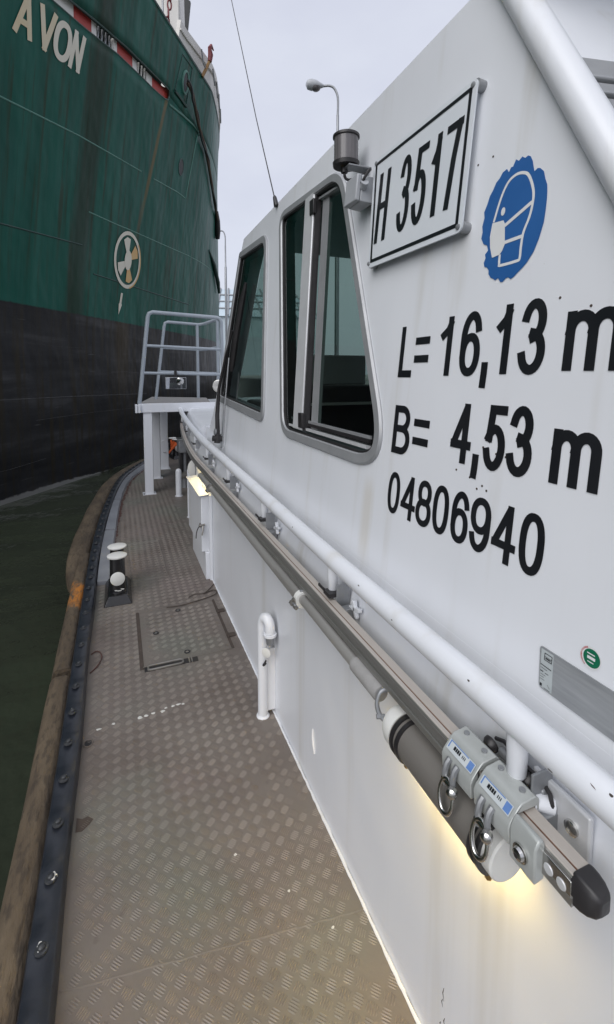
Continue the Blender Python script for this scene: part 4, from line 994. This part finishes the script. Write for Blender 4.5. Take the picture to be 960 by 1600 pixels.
# ------------------------------------------------------------------ boarding platform
pf = thing('boarding_platform', 'white boarding platform with grey blue guard rails over the side deck', 'platform', (.7, 6.6, 0))
obj('top', MB().hexa([(.235, 6.10, 1.118), (1.10, 6.10, 1.118), (1.24, 7.2, 1.118), (.50, 7.75, 1.118), (.235, 6.10, 1.130), (1.10, 6.10, 1.130), (1.24, 7.2, 1.130), (.50, 7.75, 1.130)]), M['platform'], pf, smooth=0)
obj('beam', MB().box(.226, 1.6, 6.055, 6.095, 1.018, 1.128), M['white'], pf, bevel=.004)
obj('side_beam', MB().hexa([(.232, 6.10, 1.02), (.27, 6.10, 1.02), (.53, 7.75, 1.02), (.49, 7.75, 1.02), (.222, 6.10, 1.116), (.26, 6.10, 1.116), (.53, 7.75, 1.116), (.485, 7.75, 1.116)]), M['white'], pf)
for k in (0, 1):
    obj('clamp', MB().box(.190 + k * .034, .218 + k * .034, 6.02, 6.054, 1.018, 1.124), M['white'], pf, bevel=.004)
for x, y, s_ in ((.333, 6.12, .050), (.49, 7.0, .048)):
    lg = obj('leg', MB().box(x - s_, x + s_, y - s_, y + s_, .008, 1.018), M['white'], pf, bevel=.004)
    obj('foot', MB().box(x - s_ - .028, x + s_ + .028, y - s_ - .02, y + s_ + .02, .0005, .010), M['white'], lg, bevel=.002)
    obj('bolt', MB().cyl((x - s_ - .014, y - s_ - .008, .01), (x - s_ - .014, y - s_ - .008, .02), .010, 6), M['rubber'], lg)
# guard rails: near frame, then far frame
nr = [(.243, 6.075, 1.13), (.363, 6.075, 2.17), (.380, 6.075, 2.215), (.42, 6.075, 2.232), (1.20, 6.075, 2.20), (1.235, 6.075, 2.185), (1.25, 6.075, 2.15), (1.27, 6.075, 1.13)]
obj('guard_rail', MB().tube(nr, .024, 12), M['railgrey'], pf)
obj('mid_rail', MB().tube([(.327, 6.075, 1.83), (1.25, 6.075, 1.80)], .018, 10), M['railgrey'], pf)
obj('mid_rail', MB().tube([(.287, 6.075, 1.50), (1.26, 6.075, 1.48)], .018, 10), M['railgrey'], pf)
fr_ = [(.505, 7.05, 1.13), (.640, 7.05, 2.16), (.652, 7.05, 2.205), (.69, 7.05, 2.222), (1.12, 7.05, 2.20), (1.20, 7.02, 2.215), (1.33, 6.9, 2.26), (1.40, 6.85, 2.265)]
obj('guard_rail', MB().tube(fr_, .022, 10), M['railgrey'], pf)
obj('mid_rail', MB().tube([(.597, 7.05, 1.855), (1.13, 7.05, 1.835), (1.22, 7.0, 1.84), (1.35, 6.88, 1.87)], .017, 10), M['railgrey'], pf)
obj('mid_rail', MB().tube([(.557, 7.05, 1.52), (1.40, 7.05, 1.495)], .017, 10), M['railgrey'], pf)
obj('upright', MB().tube([(1.10, 7.05, 1.13), (1.10, 7.05, 2.20)], .022, 10), M['railgrey'], pf)
obj('upright', MB().tube([(1.36, 6.88, 1.13), (1.36, 6.88, 2.26)], .022, 10), M['railgrey'], pf)
mr = thing('convex_mirror', 'small mirror hung on the lower bar of the platform rail', 'mirror', (.67, 6.04, 1.4))
obj('shell', MB().box(.545, .795, 6.005, 6.02, 1.302, 1.448), M['galv'], mr, bevel=.006)
obj('glass', MB().add([(.552, 6.0035, 1.308), (.788, 6.0035, 1.308), (.788, 6.0035, 1.442), (.552, 6.0035, 1.442)], [(0, 1, 2, 3)]), M['mirror'], mr, smooth=0)
obj('hook', MB().box(.655, .685, 6.022, 6.05, 1.44, 1.54), M['rubber'], mr)
hn = thing('deck_floodlight', 'small round chrome floodlight on the trunk ahead of the cabin', 'floodlight', (.90, 4.5, 1.3))
obj('bowl', MB().lathe((.90, 4.52, 1.375), (-.5, -.9, 0), [(-.06, .02), (-.04, .045), (0, .058), (.012, .060), (.014, .05), (.006, .001)], 24), M['steel'], hn)
obj('stem', MB().cyl((.91, 4.55, 1.21), (.91, 4.55, 1.35), .012, 10), M['galv'], hn)

# ------------------------------------------------------------------ fittings on the cabin
nv = thing('navigation_lamp', 'dark cylindrical side lamp on a bracket above the sliding window', 'lamp', (.71, 1.43, 2.2))
lc = Vector((.706, 1.425, 2.165))
obj('lens', MB().lathe(lc, (0, 0, 1), [(.012, .039), (.085, .039)], 32), M['navlens'], nv)
obj('base', MB().lathe(lc, (0, 0, 1), [(-.004, .027), (-.002, .042), (.010, .0435), (.012, .040)], 32), M['rubber'], nv)
obj('lid', MB().lathe(lc, (0, 0, 1), [(.085, .040), (.087, .0435), (.094, .043), (.098, .037), (.100, .001)], 32), M['rubber'], nv)
obj('bracket', MB().obox(lc + Vector((.045, -.02, -.010)), (.055, 0, 0), (0, .022, 0), (0, 0, .0025)).obox(lc + Vector((.088, -.02, -.022)), (.003, 0, 0), (0, .022, 0), (0, 0, .02)), M['galv'], nv, bevel=.001)
obj('gland', MB().cyl(lc + Vector((-.006, 0, -.022)), lc + Vector((-.006, 0, -.002)), .011, 12), M['rubber'], nv)
obj('cable', MB().tube(crom([Vector(p) for p in [(.700, 1.425, 2.148), (.700, 1.420, 2.128), (.706, 1.405, 2.115), (.720, 1.375, 2.112), (.735, 1.35, 2.118), (.738, 1.325, 2.120), (.725, 1.305, 2.112), (.712, 1.308, 2.090), (.704, 1.318, 2.072)]], 6), .0045, 8), M['rubber'], nv)
jb = thing('junction_box', 'grey junction box below the side lamp beside the number plate', 'junction box', (.71, 1.36, 2.06))
def jbx(c, hx, hy, hz): return MB().obox(c, (hx * CC, 0, -hx * CS), (0, hy, 0), (hz * CS, 0, hz * CC))
obj('case', jbx(Vector((.730, 1.365, 2.062)), .022, .040, .041), M['greybox'], jb, bevel=.004)
obj('lid', jbx(Vector((.700, 1.365, 2.065)), .008, .040, .041), M['greybox'], jb, bevel=.004)
obj('gland', MB().cyl((.716, 1.326, 2.066), (.712, 1.308, 2.076), .012, 12), M['greybox'], jb)
obj('mount', jbx(Vector((.757, 1.365, 2.06)), .006, .03, .03), M['galv'], jb)
wp_ = thing('window_wiper', 'black wiper arm parked across the front cabin window', 'wiper', CB(3.2, 0))
obj('arm', MB().tube([CB(3.205, .01, .035), CB(3.215, .16, .05), CB(3.212, .34, .055), CB(3.11, .55, .05), CB(3.02, .72, .04)], [.016, .015, .011, .009, .008], 8), M['rubber'], wp_)
obj('blade', MB().tube([CB(2.86, 1.0, .02), CB(2.90, .9, .022), CB(2.98, .68, .022), CB(3.02, .5, .02), CB(3.03, .46, .02)], [.010, .020, .022, .018, .008], 8), M['rubber'], wp_)
obj('pivot', MB().cyl(CB(3.205, .0, .0), CB(3.205, .0, .07), .020, 14).cyl(CB(3.205, -.03, .035), CB(3.205, .03, .035), .022, 10), M['rubber'], wp_)
obj('pivot_cap', MB().lathe(CB(3.205, .045, .05), Vector(CB(0, 0, 1)) - Vector(CB(0, 0, 0)), [(0, .022), (.01, .022), (.014, .015), (.015, .002)], 16), M['galv'], wp_)
obj('hose', MB().tube([CB(3.10, .55, .03), CB(3.09, .2, .03), CB(3.09, -.04, .02), CB(3.14, -.05, .02)], .005, 6), M['galv'], wp_)
an = thing('whip_antenna', 'thin whip antenna rising from the cabin roof edge', 'antenna', (.80, 2.4, 2.37))
obj('whip', MB().tube([(.79, 2.40, 2.36), (.743, 2.60, 2.88), (.685, 2.90, 3.673), (.64, 3.12, 4.3)], [.0034, .0026, .0022, .0018], 8), M['rubber'], an)
obj('foot', MB().lathe((.79, 2.40, 2.36), (-.07, .35, 1), [(0, .014), (.05, .010), (.06, .006)], 12), M['rubber'], an)

# loose bits on the deck
t = thing('loose_wire', 'thin dark wire lying across the far edge of the hatch', 'wire', (.45, 3.1, 0))
obj('strand', MB().tube(crom([Vector(p) for p in [(.25, 3.045, .006), (.33, 3.035, .007), (.41, 3.05, .006), (.5, 3.075, .006), (.57, 3.105, .007), (.59, 3.14, .008), (.575, 3.175, .007), (.53, 3.16, .006), (.5, 3.145, .006)]], 6), .0032, 6), M['dirt'], t)
obj('strand', MB().tube(crom([Vector(p) for p in [(.40, 3.13, .006), (.45, 3.16, .007), (.50, 3.15, .006), (.55, 3.20, .006), (.595, 3.27, .007)]], 6), .0028, 6), M['dirt'], t)
t = thing('rope_loop', 'small loop of brown cord lying beside the kerb', 'cord', (-.15, 2.62, 0))
obj('loop', MB().tube(crom([Vector(p) for p in [(-.168, 2.50, .004), (-.14, 2.54, .005), (-.118, 2.61, .005), (-.128, 2.67, .005), (-.15, 2.69, .004), (-.17, 2.67, .004)]], 6), .0032, 6), M['redseam'], t)
pd = thing('paint_splash', 'trail of spilt white paint flakes on the tread plate', 'paint splash', (.14, 2.09, 0))
for x, y, sx, sy in ((.050, 2.083, .012, .009), (.075, 2.087, .012, .006), (.106, 2.091, .010, .006), (.145, 2.089, .010, .008), (.160, 2.105, .008, .005), (.19, 2.105, .008, .005), (.215, 2.108, .012, .005), (.235, 2.103, .009, .005), (-.114, 2.077, .012, .006), (-.057, 2.088, .007, .005), (.30, 1.35, .005, .004), (.42, 1.19, .004, .004), (.50, 1.06, .004, .003)):
    pts = [(x + math.cos(R(a * 33)) * sx * random.uniform(.5, 1.15), y + math.sin(R(a * 33)) * sy * random.uniform(.5, 1.3), .0030) for a in range(11)]
    obj('flake', MB().extr(pts, (0, 0, -.0024)), M['paintwhite'], pd, smooth=0)
t = thing('drain_hole', 'dark oval drain hole in the deck beside the kerb', 'drain', (-.155, 2.01, 0))
obj('rim', MB().tube([(-.152 + .017 * math.cos(R(a)), 2.01 + .021 * math.sin(R(a)), .0025) for a in range(0, 360, 20)], .003, 6, closed=True), M['deck'], t)
obj('hole', MB().cyl((-.152, 2.01, .0004), (-.152, 2.01, .0016), .0165, 20), M['rubber'], t)
st_ = MB().extr([(-.17, 1.615, .0020), (-.15, 1.612, .0020), (-.128, 1.63, .0020), (-.118, 1.645, .0020), (-.135, 1.662, .0020), (-.152, 1.658, .0020), (-.17, 1.668, .0020)], (0, 0, -.0012))
tag(obj('deck_stain', st_, M['dirt'], smooth=0), 'dark brown stain on the deck against the kerb', 'stain')

# ------------------------------------------------------------------ the big ship
S0, S1, DS = -16.0, 20.0, .05
def heading(s):
    if s < -5: return 33.5
    if s < 0: return 33.5 - (s + 5) / 5 * 1.8
    if s < 3: return 31.7
    if s < 9: return 31.7 - (s - 3) / 6 * 20.4
    return 11.3 - (s - 9) * 8.5
PL = {0: (.51, 13.05)}
x, y = .51, 13.05
for i in range(int(S1 / DS)):
    h = R(heading((i + .5) * DS)); x += math.sin(h) * DS; y += math.cos(h) * DS; PL[i + 1] = (x, y)
x, y = .51, 13.05
for i in range(int(-S0 / DS)):
    h = R(heading(-(i + .5) * DS)); x -= math.sin(h) * DS; y -= math.cos(h) * DS; PL[-i - 1] = (x, y)
def flare(s, z):
    k = 1.0 if s < 2.75 else max(0.0, 1 - (s - 2.75) / 4.75)
    t = max(0, z - 2.0); return .17 * t * t / (t + 2.0) * k
def HP(s, z, off=0.0):
    f = s / DS; i = max(min(math.floor(f), int(S1 / DS) - 1), int(S0 / DS)); u = f - i; a, b = PL[i], PL[i + 1]
    h = R(heading(s)); o = flare(s, z) + off
    return (a[0] + (b[0] - a[0]) * u + math.cos(h) * o, a[1] + (b[1] - a[1]) * u - math.sin(h) * o, z)
ship = thing('cargo_ship', 'towering green and black ship hull named AVON beside the workboat', 'ship', (0, 13, -.75))
TOP = 9.9
def interp(tab, s):
    for (a, va), (b, vb) in zip(tab, tab[1:]):
        if a <= s <= b: return va + (vb - va) * (s - a) / (b - a)
    return tab[0][1] if s < tab[0][0] else tab[-1][1]
zlo = [(-16, 6.7), (-3.6, 7.82), (-2.885, 7.91), (-1.8, 8.10), (-.88, 8.19), (-.27, 8.235), (.20, 8.31), (.36, 8.36), (.42, 8.47)]
zup = [(-16, 6.95), (-3.6, 8.03), (-2.564, 8.234), (-1.5, 8.41), (-.43, 8.522), (.30, 8.60), (.39, 8.585), (.42, 8.47)]
ss = [-16 + .4 * k for k in range(30)] + [-4 + .1 * k for k in range(80)] + [4 + .25 * k for k in range(64)]
ss = sorted(set([round(s, 3) for s in ss] + [.36, .39, .42]))
lowz = [-1.6, -.9, -.6, -.3, .2, .8, 1.4, 2.0, 2.4, 2.7, 3.0, 3.5, 4, 4.6, 5.2, 5.8, 6.3, 6.6]
m_ = MB(); uv = []
def add_band(zfun):
    b = len(m_.v); rows = [zfun(s) for s in ss]; n = len(rows[0])
    for s, r_ in zip(ss, rows):
        for z in r_: m_.v.append(HP(s, z)); uv.append((s, z))
    for i in range(len(ss) - 1):
        for k in range(n - 1): m_.f.append((b + i * n + k, b + (i + 1) * n + k, b + (i + 1) * n + k + 1, b + i * n + k + 1))
add_band(lambda s: lowz + [6.6 + (interp(zlo, s) - 6.6) * k / 6 for k in range(1, 7)])
add_band(lambda s: [interp(zup, s) + (TOP - interp(zup, s)) * k / 8 for k in range(9)])
hull = obj('hull', m_, M['hull'], ship, smooth=60)
ul = hull.data.uv_layers.new(name='UVMap')
vidx = [l.vertex_index for l in hull.data.loops]
for i, vi in enumerate(vidx): ul.data[i].uv = uv[vi]
sld = hull.modifiers.new('plate', 'SOLIDIFY'); sld.thickness = .03; sld.offset = -1
# bulwark cap rail, recess behind the slot
def rail_on(s0, s1, zf, off, r, n=40): return [HP(s0 + (s1 - s0) * k / n, zf(s0 + (s1 - s0) * k / n), off) for k in range(n + 1)]
obj('bulwark_cap', MB().tube(rail_on(-15.5, 12, lambda s: TOP, -.03, 0, 120), .05, 8), M['seamdark'], ship)
def sheet(s0, s1, zf0, zf1, o0, o1, n=20):
    m_ = MB(); ls = [s0 + (s1 - s0) * k / n for k in range(n + 1)]
    m_.add([HP(s, zf0(s), o0) for s in ls] + [HP(s, zf1(s), o1) for s in ls], [(k, k + 1, n + 2 + k, n + 1 + k) for k in range(n)]); return m_
obj('slot_recess', sheet(-12, .6, lambda s: interp(zlo, s) - .25, lambda s: interp(zup, s) + .75, -.30, -.42, 60), M['dark'], ship)
cols = [(-3.6, -3.05, 'shipwhite'), (-3.05, -2.55, 'red'), (-2.55, -2.40, 'shipwhite'), (-1.85, -1.73, 'shipwhite'), (-1.73, -1.15, 'red'), (-1.15, -.97, 'shipwhite'), (-.55, -.30, 'shipwhite'), (-.30, .50, 'red')]
for k in range(6): cols.append((-3.6 - k * .9 - .9, -3.6 - k * .9 - .45, 'red')); cols.append((-3.6 - k * .9 - .45, -3.6 - k * .9, 'shipwhite'))
for a, b, c in cols:
    mm = MB(); ls = [a + (b - a) * k / 6 for k in range(7)]
    mm.sweep(lambda i: [HP(ls[i], interp(zlo, ls[i]) - .06, -.06), HP(ls[i], interp(zlo, ls[i]) + .30, -.11), HP(ls[i], interp(zlo, ls[i]) + .30, -.17), HP(ls[i], interp(zlo, ls[i]) - .06, -.13)], ls)
    obj('striped_panel', mm, M[c], ship, smooth=0)
for s in (-2.34, -2.22, -2.10, -1.98, -1.88, -.90, -.76, -.64):
    obj('grating_bar', MB().tube([HP(s, interp(zlo, s) - .04, -.10), HP(s + .05, interp(zup, s) + .05, -.14)], .022, 6), M['shipwhite'] if s > -1.95 else M['galv'], ship)
for zt_, off in ((zlo, -.01), (zup, -.01)):
    obj('slot_rim', MB().tube([HP(s, interp(zt_, s), off) for s in [-12 + .2 * k for k in range(59)] + [-.1, 0, .1, .2, .3, .36, .39, .42]], .02, 6), M['seamdark'], ship)
# weld seams of the shell plating
for pts, mt, r in (([(-9, 5.3), (-4.5, 5.815), (-2.7, 6.075), (-.48, 6.305)], 'seam', .016), ([(.1, 6.36), (1.4, 6.513), (1.95, 6.53)], 'seam', .018), ([(-9, 3.7), (-4.38, 3.941), (-2.35, 4.117)], 'seamdark', .016),
                   ([(-2.235, 4.812), (-1.3, 4.85), (-.85, 4.882), (4.9, 5.19), (8.5, 5.3)], 'seam', .014), ([(-1.93, 3.623), (2.12, 3.651), (3.0, 3.66)], 'seamdark', .016), ([(2.25, 8.55), (2.19, 8.31), (1.94, 6.53)], 'seam', .02),
                   ([(.45, 8.30), (1.2, 8.42), (1.9, 8.50), (2.35, 8.45)], 'seam', .03), ([(-7.9, 1.09), (-4.9, 1.05), (-2.6, 1.02), (.4, .95)], 'scratch', .006), ([(-1.2, 1.52), (-.6, 1.53), (.2, 1.50)], 'scratch', .005), ([(-3.6, .62), (-2.0, .64), (.2, .60)], 'scratch', .005), ([(-2.9, .36), (-1.6, .42), (-.2, .40)], 'scratch', .004), ([(-6.5, -.20), (-4.2, -.17), (-3.4, -.13)], 'scratch', .005), ([(-4.4, 2.05), (-2.8, 2.02), (-1.9, 2.04)], 'scratch', .005)):
    P = []
    for (a, za), (b, zb) in zip(pts, pts[1:]): P += [HP(a + (b - a) * k / 10, za + (zb - za) * k / 10, -.004) for k in range(10)]
    P.append(HP(*pts[-1], -.004)); obj('weld_seam', MB().tube(P, r, 6), M[mt], ship)
# name, thruster mark and arrow
def HPu(u, v, off): return HP(u, v, off)
m_ = MB(); base = lambda s: 6.86 + (s + 4.38) * .155
def HN(u, v, off): return HP(u, v + base(u), off)
aged = simple('aged_cream_lettering', (.60, .50, .31), (.66, .62, .50), 1.6, .5)
for ch, a, b, t_, sh, mt in (('A', -4.41, -4.03, .095, .10, aged), ('V', -3.95, -3.56, .10, .06, aged), ('O', -3.60, -3.17, .105, .10, M['cream']), ('N', -3.19, -2.885, .095, .16, M['cream'])):
    q = MB(); glyph(q, ch, a, b, .0, .67, t_, HN, .012, sh, 5); obj('name_letter', q, mt, ship, smooth=0)
sc_, zc_, sr = -.68, 4.19, .655
m_ = MB(); strip(m_, [(sc_ + (sr - .04) * .86 * math.cos(R(a)), zc_ + (sr - .04) * math.sin(R(a))) for a in range(0, 360, 8)], .085, HPu, .012, True)
mk = obj('thruster_mark', m_, M['cream'], ship, smooth=0)
def blade(a0, mt):
    p = [(sc_ + r * .86 * math.cos(R(a0 + d)), zc_ + r * math.sin(R(a0 + d))) for r, d in ((.15, -20), (.50, -19), (.53, 0), (.50, 19), (.15, 20))]
    mm = MB(); mm.add([HP(a, b, .014) for a, b in p], [tuple(range(5))]); obj('blade', mm, M[mt], mk, smooth=0)
blade(105, 'cream'); blade(35, 'amber'); blade(-75, 'amber'); blade(215, 'cream')
mm = MB(); mm.add([HP(sc_ + .15 * math.cos(R(a)), zc_ + .23 * math.sin(R(a)), .017) for a in range(0, 360, 15)], [tuple(range(24))]); obj('hub', mm, M['cream'], mk, smooth=0)
mm = MB(); strip(mm, [(sc_ + (sr - .01) * .86 * math.cos(R(a)), zc_ + (sr - .01) * math.sin(R(a))) for a in range(-75, 50, 6)], .035, HPu, .015); obj('rust_stain', mm, M['amber'], mk, smooth=0)
mm = MB(); mm.add([HP(a, b, .012) for a, b in ((-.865, 3.40), (-.785, 3.40), (-.82, 3.16), (-.80, 3.12), (-.92, 2.88), (-.93, 3.13), (-.90, 3.16))], [(0, 1, 2, 3, 4, 5, 6)]); obj('arrow', mm, M['cream'], ship, smooth=0)
# porthole, chock with its frame, hanging rope and tyre
def ell(s, z, a, b, off): return [HP(s + a * math.cos(R(t_)), z + b * math.sin(R(t_)), off) for t_ in range(0, 360, 15)]
ph = obj('porthole', MB().add(ell(1.45, 7.19, .13, .20, .008), [tuple(range(24))]), M['dark'], ship, smooth=0)
obj('rim', MB().tube(ell(1.45, 7.19, .14, .21, .0), .018, 6, closed=True), M['seamdark'], ph)
ck = obj('mooring_chock', MB().add(ell(1.12, 9.20, .15, .26, .008), [tuple(range(24))]), M['dark'], ship, smooth=0)
obj('rim', MB().tube(ell(1.12, 9.20, .16, .27, .0), .035, 8, closed=True), M['seam'], ck)
obj('frame', MB().tube([HP(*p, .0) for p in ((.80, 9.70), (1.40, 9.72), (1.30, 8.70), (.62, 8.72))], .016, 6, closed=True), M['seamdark'], ck)
obj('sill', MB().tube([HP(.60, 8.71, .02), HP(1.30, 8.69, .02)], .04, 6), M['seamdark'], ck)
rpth = [(1.05, 9.15, .10), (1.25, 9.02, .16), (1.55, 8.80, .15), (2.0, 8.55, .10), (2.6, 8.25, .08), (3.2, 7.95, .08), (3.9, 7.62, .08), (4.7, 7.30, .08), (5.6, 7.05, .10)]
mrope = thing('mooring_line', 'dark mooring line draped from the chock along the green hull', 'rope', HP(1.05, 9.15, .1))
rr = crom([Vector(HP(*p)) for p in rpth], 6)
obj('line', MB().tube(rr, .045, 8), M['brown'], mrope)
obj('line', MB().tube([p + Vector((.03 * math.sin(i * .5), -.03, .05 * math.cos(i * .4))) for i, p in enumerate(rr)], .03, 8), M['dark'], mrope)
obj('chafing_sleeve', MB().tube([Vector(HP(*p)) for p in ((5.45, 7.35, .06), (5.6, 7.05, .08), (5.75, 6.75, .09), (5.9, 6.5, .09))], [.05, .10, .11, .08], 10), M['rubber'], mrope)
fb = obj('rubbing_bar', MB().tube([HP(4.6, 5.75, .0), HP(5.4, 5.45, .06), HP(6.4, 5.0, .10), HP(7.0, 4.7, .10)], [.03, .07, .08, .05], 8), M['seamdark'], ship)
# white deck structures above the bulwark
wb = MB(); ls = [.9 + .2 * k for k in range(46)]
def wo(q): return -.22 + .20 * min(1, max(0, (q - 1.2) / 2))
def wz(q): return TOP + .72 - .25 * max(0, (q - 5) / 3)
wb.sweep(lambda i: [HP(ls[i], TOP - .25, wo(ls[i]) - .02), HP(ls[i], wz(ls[i]), wo(ls[i])), HP(ls[i], wz(ls[i]) + .02, wo(ls[i]) - .10), HP(ls[i], TOP - .25, wo(ls[i]) - .12)], ls)
obj('inner_bulwark', wb, M['shipwhite'], ship)
obj('bulwark_stiffener', MB().tube([HP(q, wz(q) - .22, wo(q) + .02) for q in ls], .022, 6), M['shipwhite'], ship)
tw = obj('deck_house', MB().obox((1.35, 16.55, 13.2), (.95, -.25, 0), (.25, .9, 0), (0, 0, 3.4)), M['shipwhite'], ship, bevel=.04)
obj('exhaust_stripe', MB().hexa([(2.20, 15.36, 11.62), (2.26, 15.35, 11.62), (2.28, 15.42, 11.62), (2.22, 15.44, 11.62), (2.19, 15.38, 12.72), (2.37, 15.34, 12.62), (2.40, 15.44, 12.62), (2.22, 15.48, 12.72)]), M['dark'], tw)
obj('pole', MB().cyl((1.55, 15.2, 10), (1.55, 15.2, 14), .03, 8), M['galv'], tw)
chain = MB()
for k in range(12):
    c = Vector(HP(.32, TOP + .10 + k * .19, -.25)); ax = Vector((1, 0, 0)) if k % 2 else Vector((0, 1, 0))
    chain.tube([c + ax * .045 * math.cos(R(a)) + Vector((0, 0, .115 * math.sin(R(a)))) for a in range(0, 360, 30)], .022, 6, closed=True)
ch_ = obj('chain', chain, M['darkred'], ship)
obj('hook_block', MB().lathe(HP(.42, TOP + 1.6, -.3), (0, 0, 1), [(-.15, .03), (-.1, .1), (.1, .1), (.2, .04)], 12), simple('yellow_hook', (.6, .45, .02), (.5, .38, .02), 6, .5), ch_)
dv = obj('davit', MB().tube([HP(2.0, TOP - .05, .02), HP(2.12, TOP + .25, .06), HP(2.22, TOP + .52, .08)], [.045, .045, .04], 8), simple('ochre_davit', (.30, .17, .05), (.24, .13, .05), 6, .6), ship)
obj('hook', MB().tube([HP(2.2, TOP + .46, .09), HP(2.22, TOP + .66, .08), HP(2.14, TOP + .80, .06), HP(2.24, TOP + .92, .05), HP(2.42, TOP + .90, .05)], [.06, .075, .05, .04, .02], 8), M['darkred'], dv)
for s in (1.75, 2.6, 3.2, 3.8, 4.6):
    obj('cleat_bar', MB().tube([HP(s, TOP + .52, .02), HP(s + .15, TOP + .25, .05), HP(s + .3, TOP + .22, .05)], .022, 6), M['galv'], ship)

# ------------------------------------------------------------------ dockside lamps and far lattice
def street_lamp(x, y, ztop, arm, headl, r, label, base=1.2):
    t = thing('street_lamp', label, 'street lamp', (x, y, base), 'lamps along the quay'); a = Vector(arm)
    top = Vector((x, y, ztop)); an_ = [top + Vector((0, 0, -.9)), top + Vector((0, 0, -.35)), top + a * .25 + Vector((0, 0, -.06)), top + a * .6 + Vector((0, 0, .02)), top + a]
    obj('mast', MB().tube([(x, y, base), (x, y, ztop - 2.2), (x, y, ztop - 2.15), (x, y, ztop - .9)], [r * 1.6, r * 1.5, r, r * .9], 10), M['galv'], t)
    obj('arm', MB().tube(crom(an_, 6), r * .8, 8), M['galv'], t)
    if headl:
        d = a.normalized(); h = top + a
        hh = MB(); prof = [(0, .05), (.12, .10), (.35, .20), (.55, .23), (.72, .19), (.80, .06)]
        hh.lathe(h, d + Vector((0, 0, .02)), [(p * headl / .8, q * headl / .8) for p, q in prof], 16)
        hd_ = obj('head', hh, M['greybox'], t)
        obj('lens', MB().lathe(h + d * headl * .45 + Vector((0, 0, -.10 * headl)), (0, 0, -1), [(0, .26 * headl), (.10 * headl, .24 * headl), (.18 * headl, .14 * headl), (.2 * headl, .01)], 16), M['navlens'], hd_)
street_lamp(7.19, 15.17, 11.10, (-.42, .20, .05), .62, .05, 'grey street lamp with drooping head behind the cabin roof')
street_lamp(6.62, 30.5, 10.42, (-.30, .10, .03), 0, .05, 'thin distant lamp mast between the ship and the cabin')
fb_ = thing('dock_hall', 'pale blue glazed hall roof far away beyond the ship', 'building', (16, 60, 1.2))
hx_, hy_ = 9.2, 60.0
obj('roof', MB().hexa([(6, 60, 8.5), (24, 56, 8.5), (26, 75, 8.5), (8, 78, 8.5), (9, 64, 12.5), (22, 61, 12.5), (23, 70, 12.5), (10, 72, 12.5)]), M['paleblue'], fb_, smooth=0)
obj('wall', MB().hexa([(6.3, 60.3, 1.2), (23.7, 56.4, 1.2), (25.7, 74.8, 1.2), (8.2, 77.6, 1.2), (6.3, 60.3, 8.5), (23.7, 56.4, 8.5), (25.7, 74.8, 8.5), (8.2, 77.6, 8.5)]), simple('hall_cladding', (.5, .56, .6), (.42, .5, .55), .3, .6), fb_, smooth=0)
for k in range(14):
    f = k / 13; a = Vector((6, 60, 8.6)).lerp(Vector((24, 56, 8.6)), f); b = Vector((9, 64, 12.6)).lerp(Vector((22, 61, 12.6)), f)
    obj('glazing_bar', MB().cyl(a, b, .12, 6), M['galv'], fb_)
for k in range(1, 4):
    f = k / 4; obj('glazing_bar', MB().cyl(Vector((6, 60, 8.6)).lerp(Vector((9, 64, 12.6)), f), Vector((24, 56, 8.6)).lerp(Vector((22, 61, 12.6)), f), .12, 6), M['galv'], fb_)
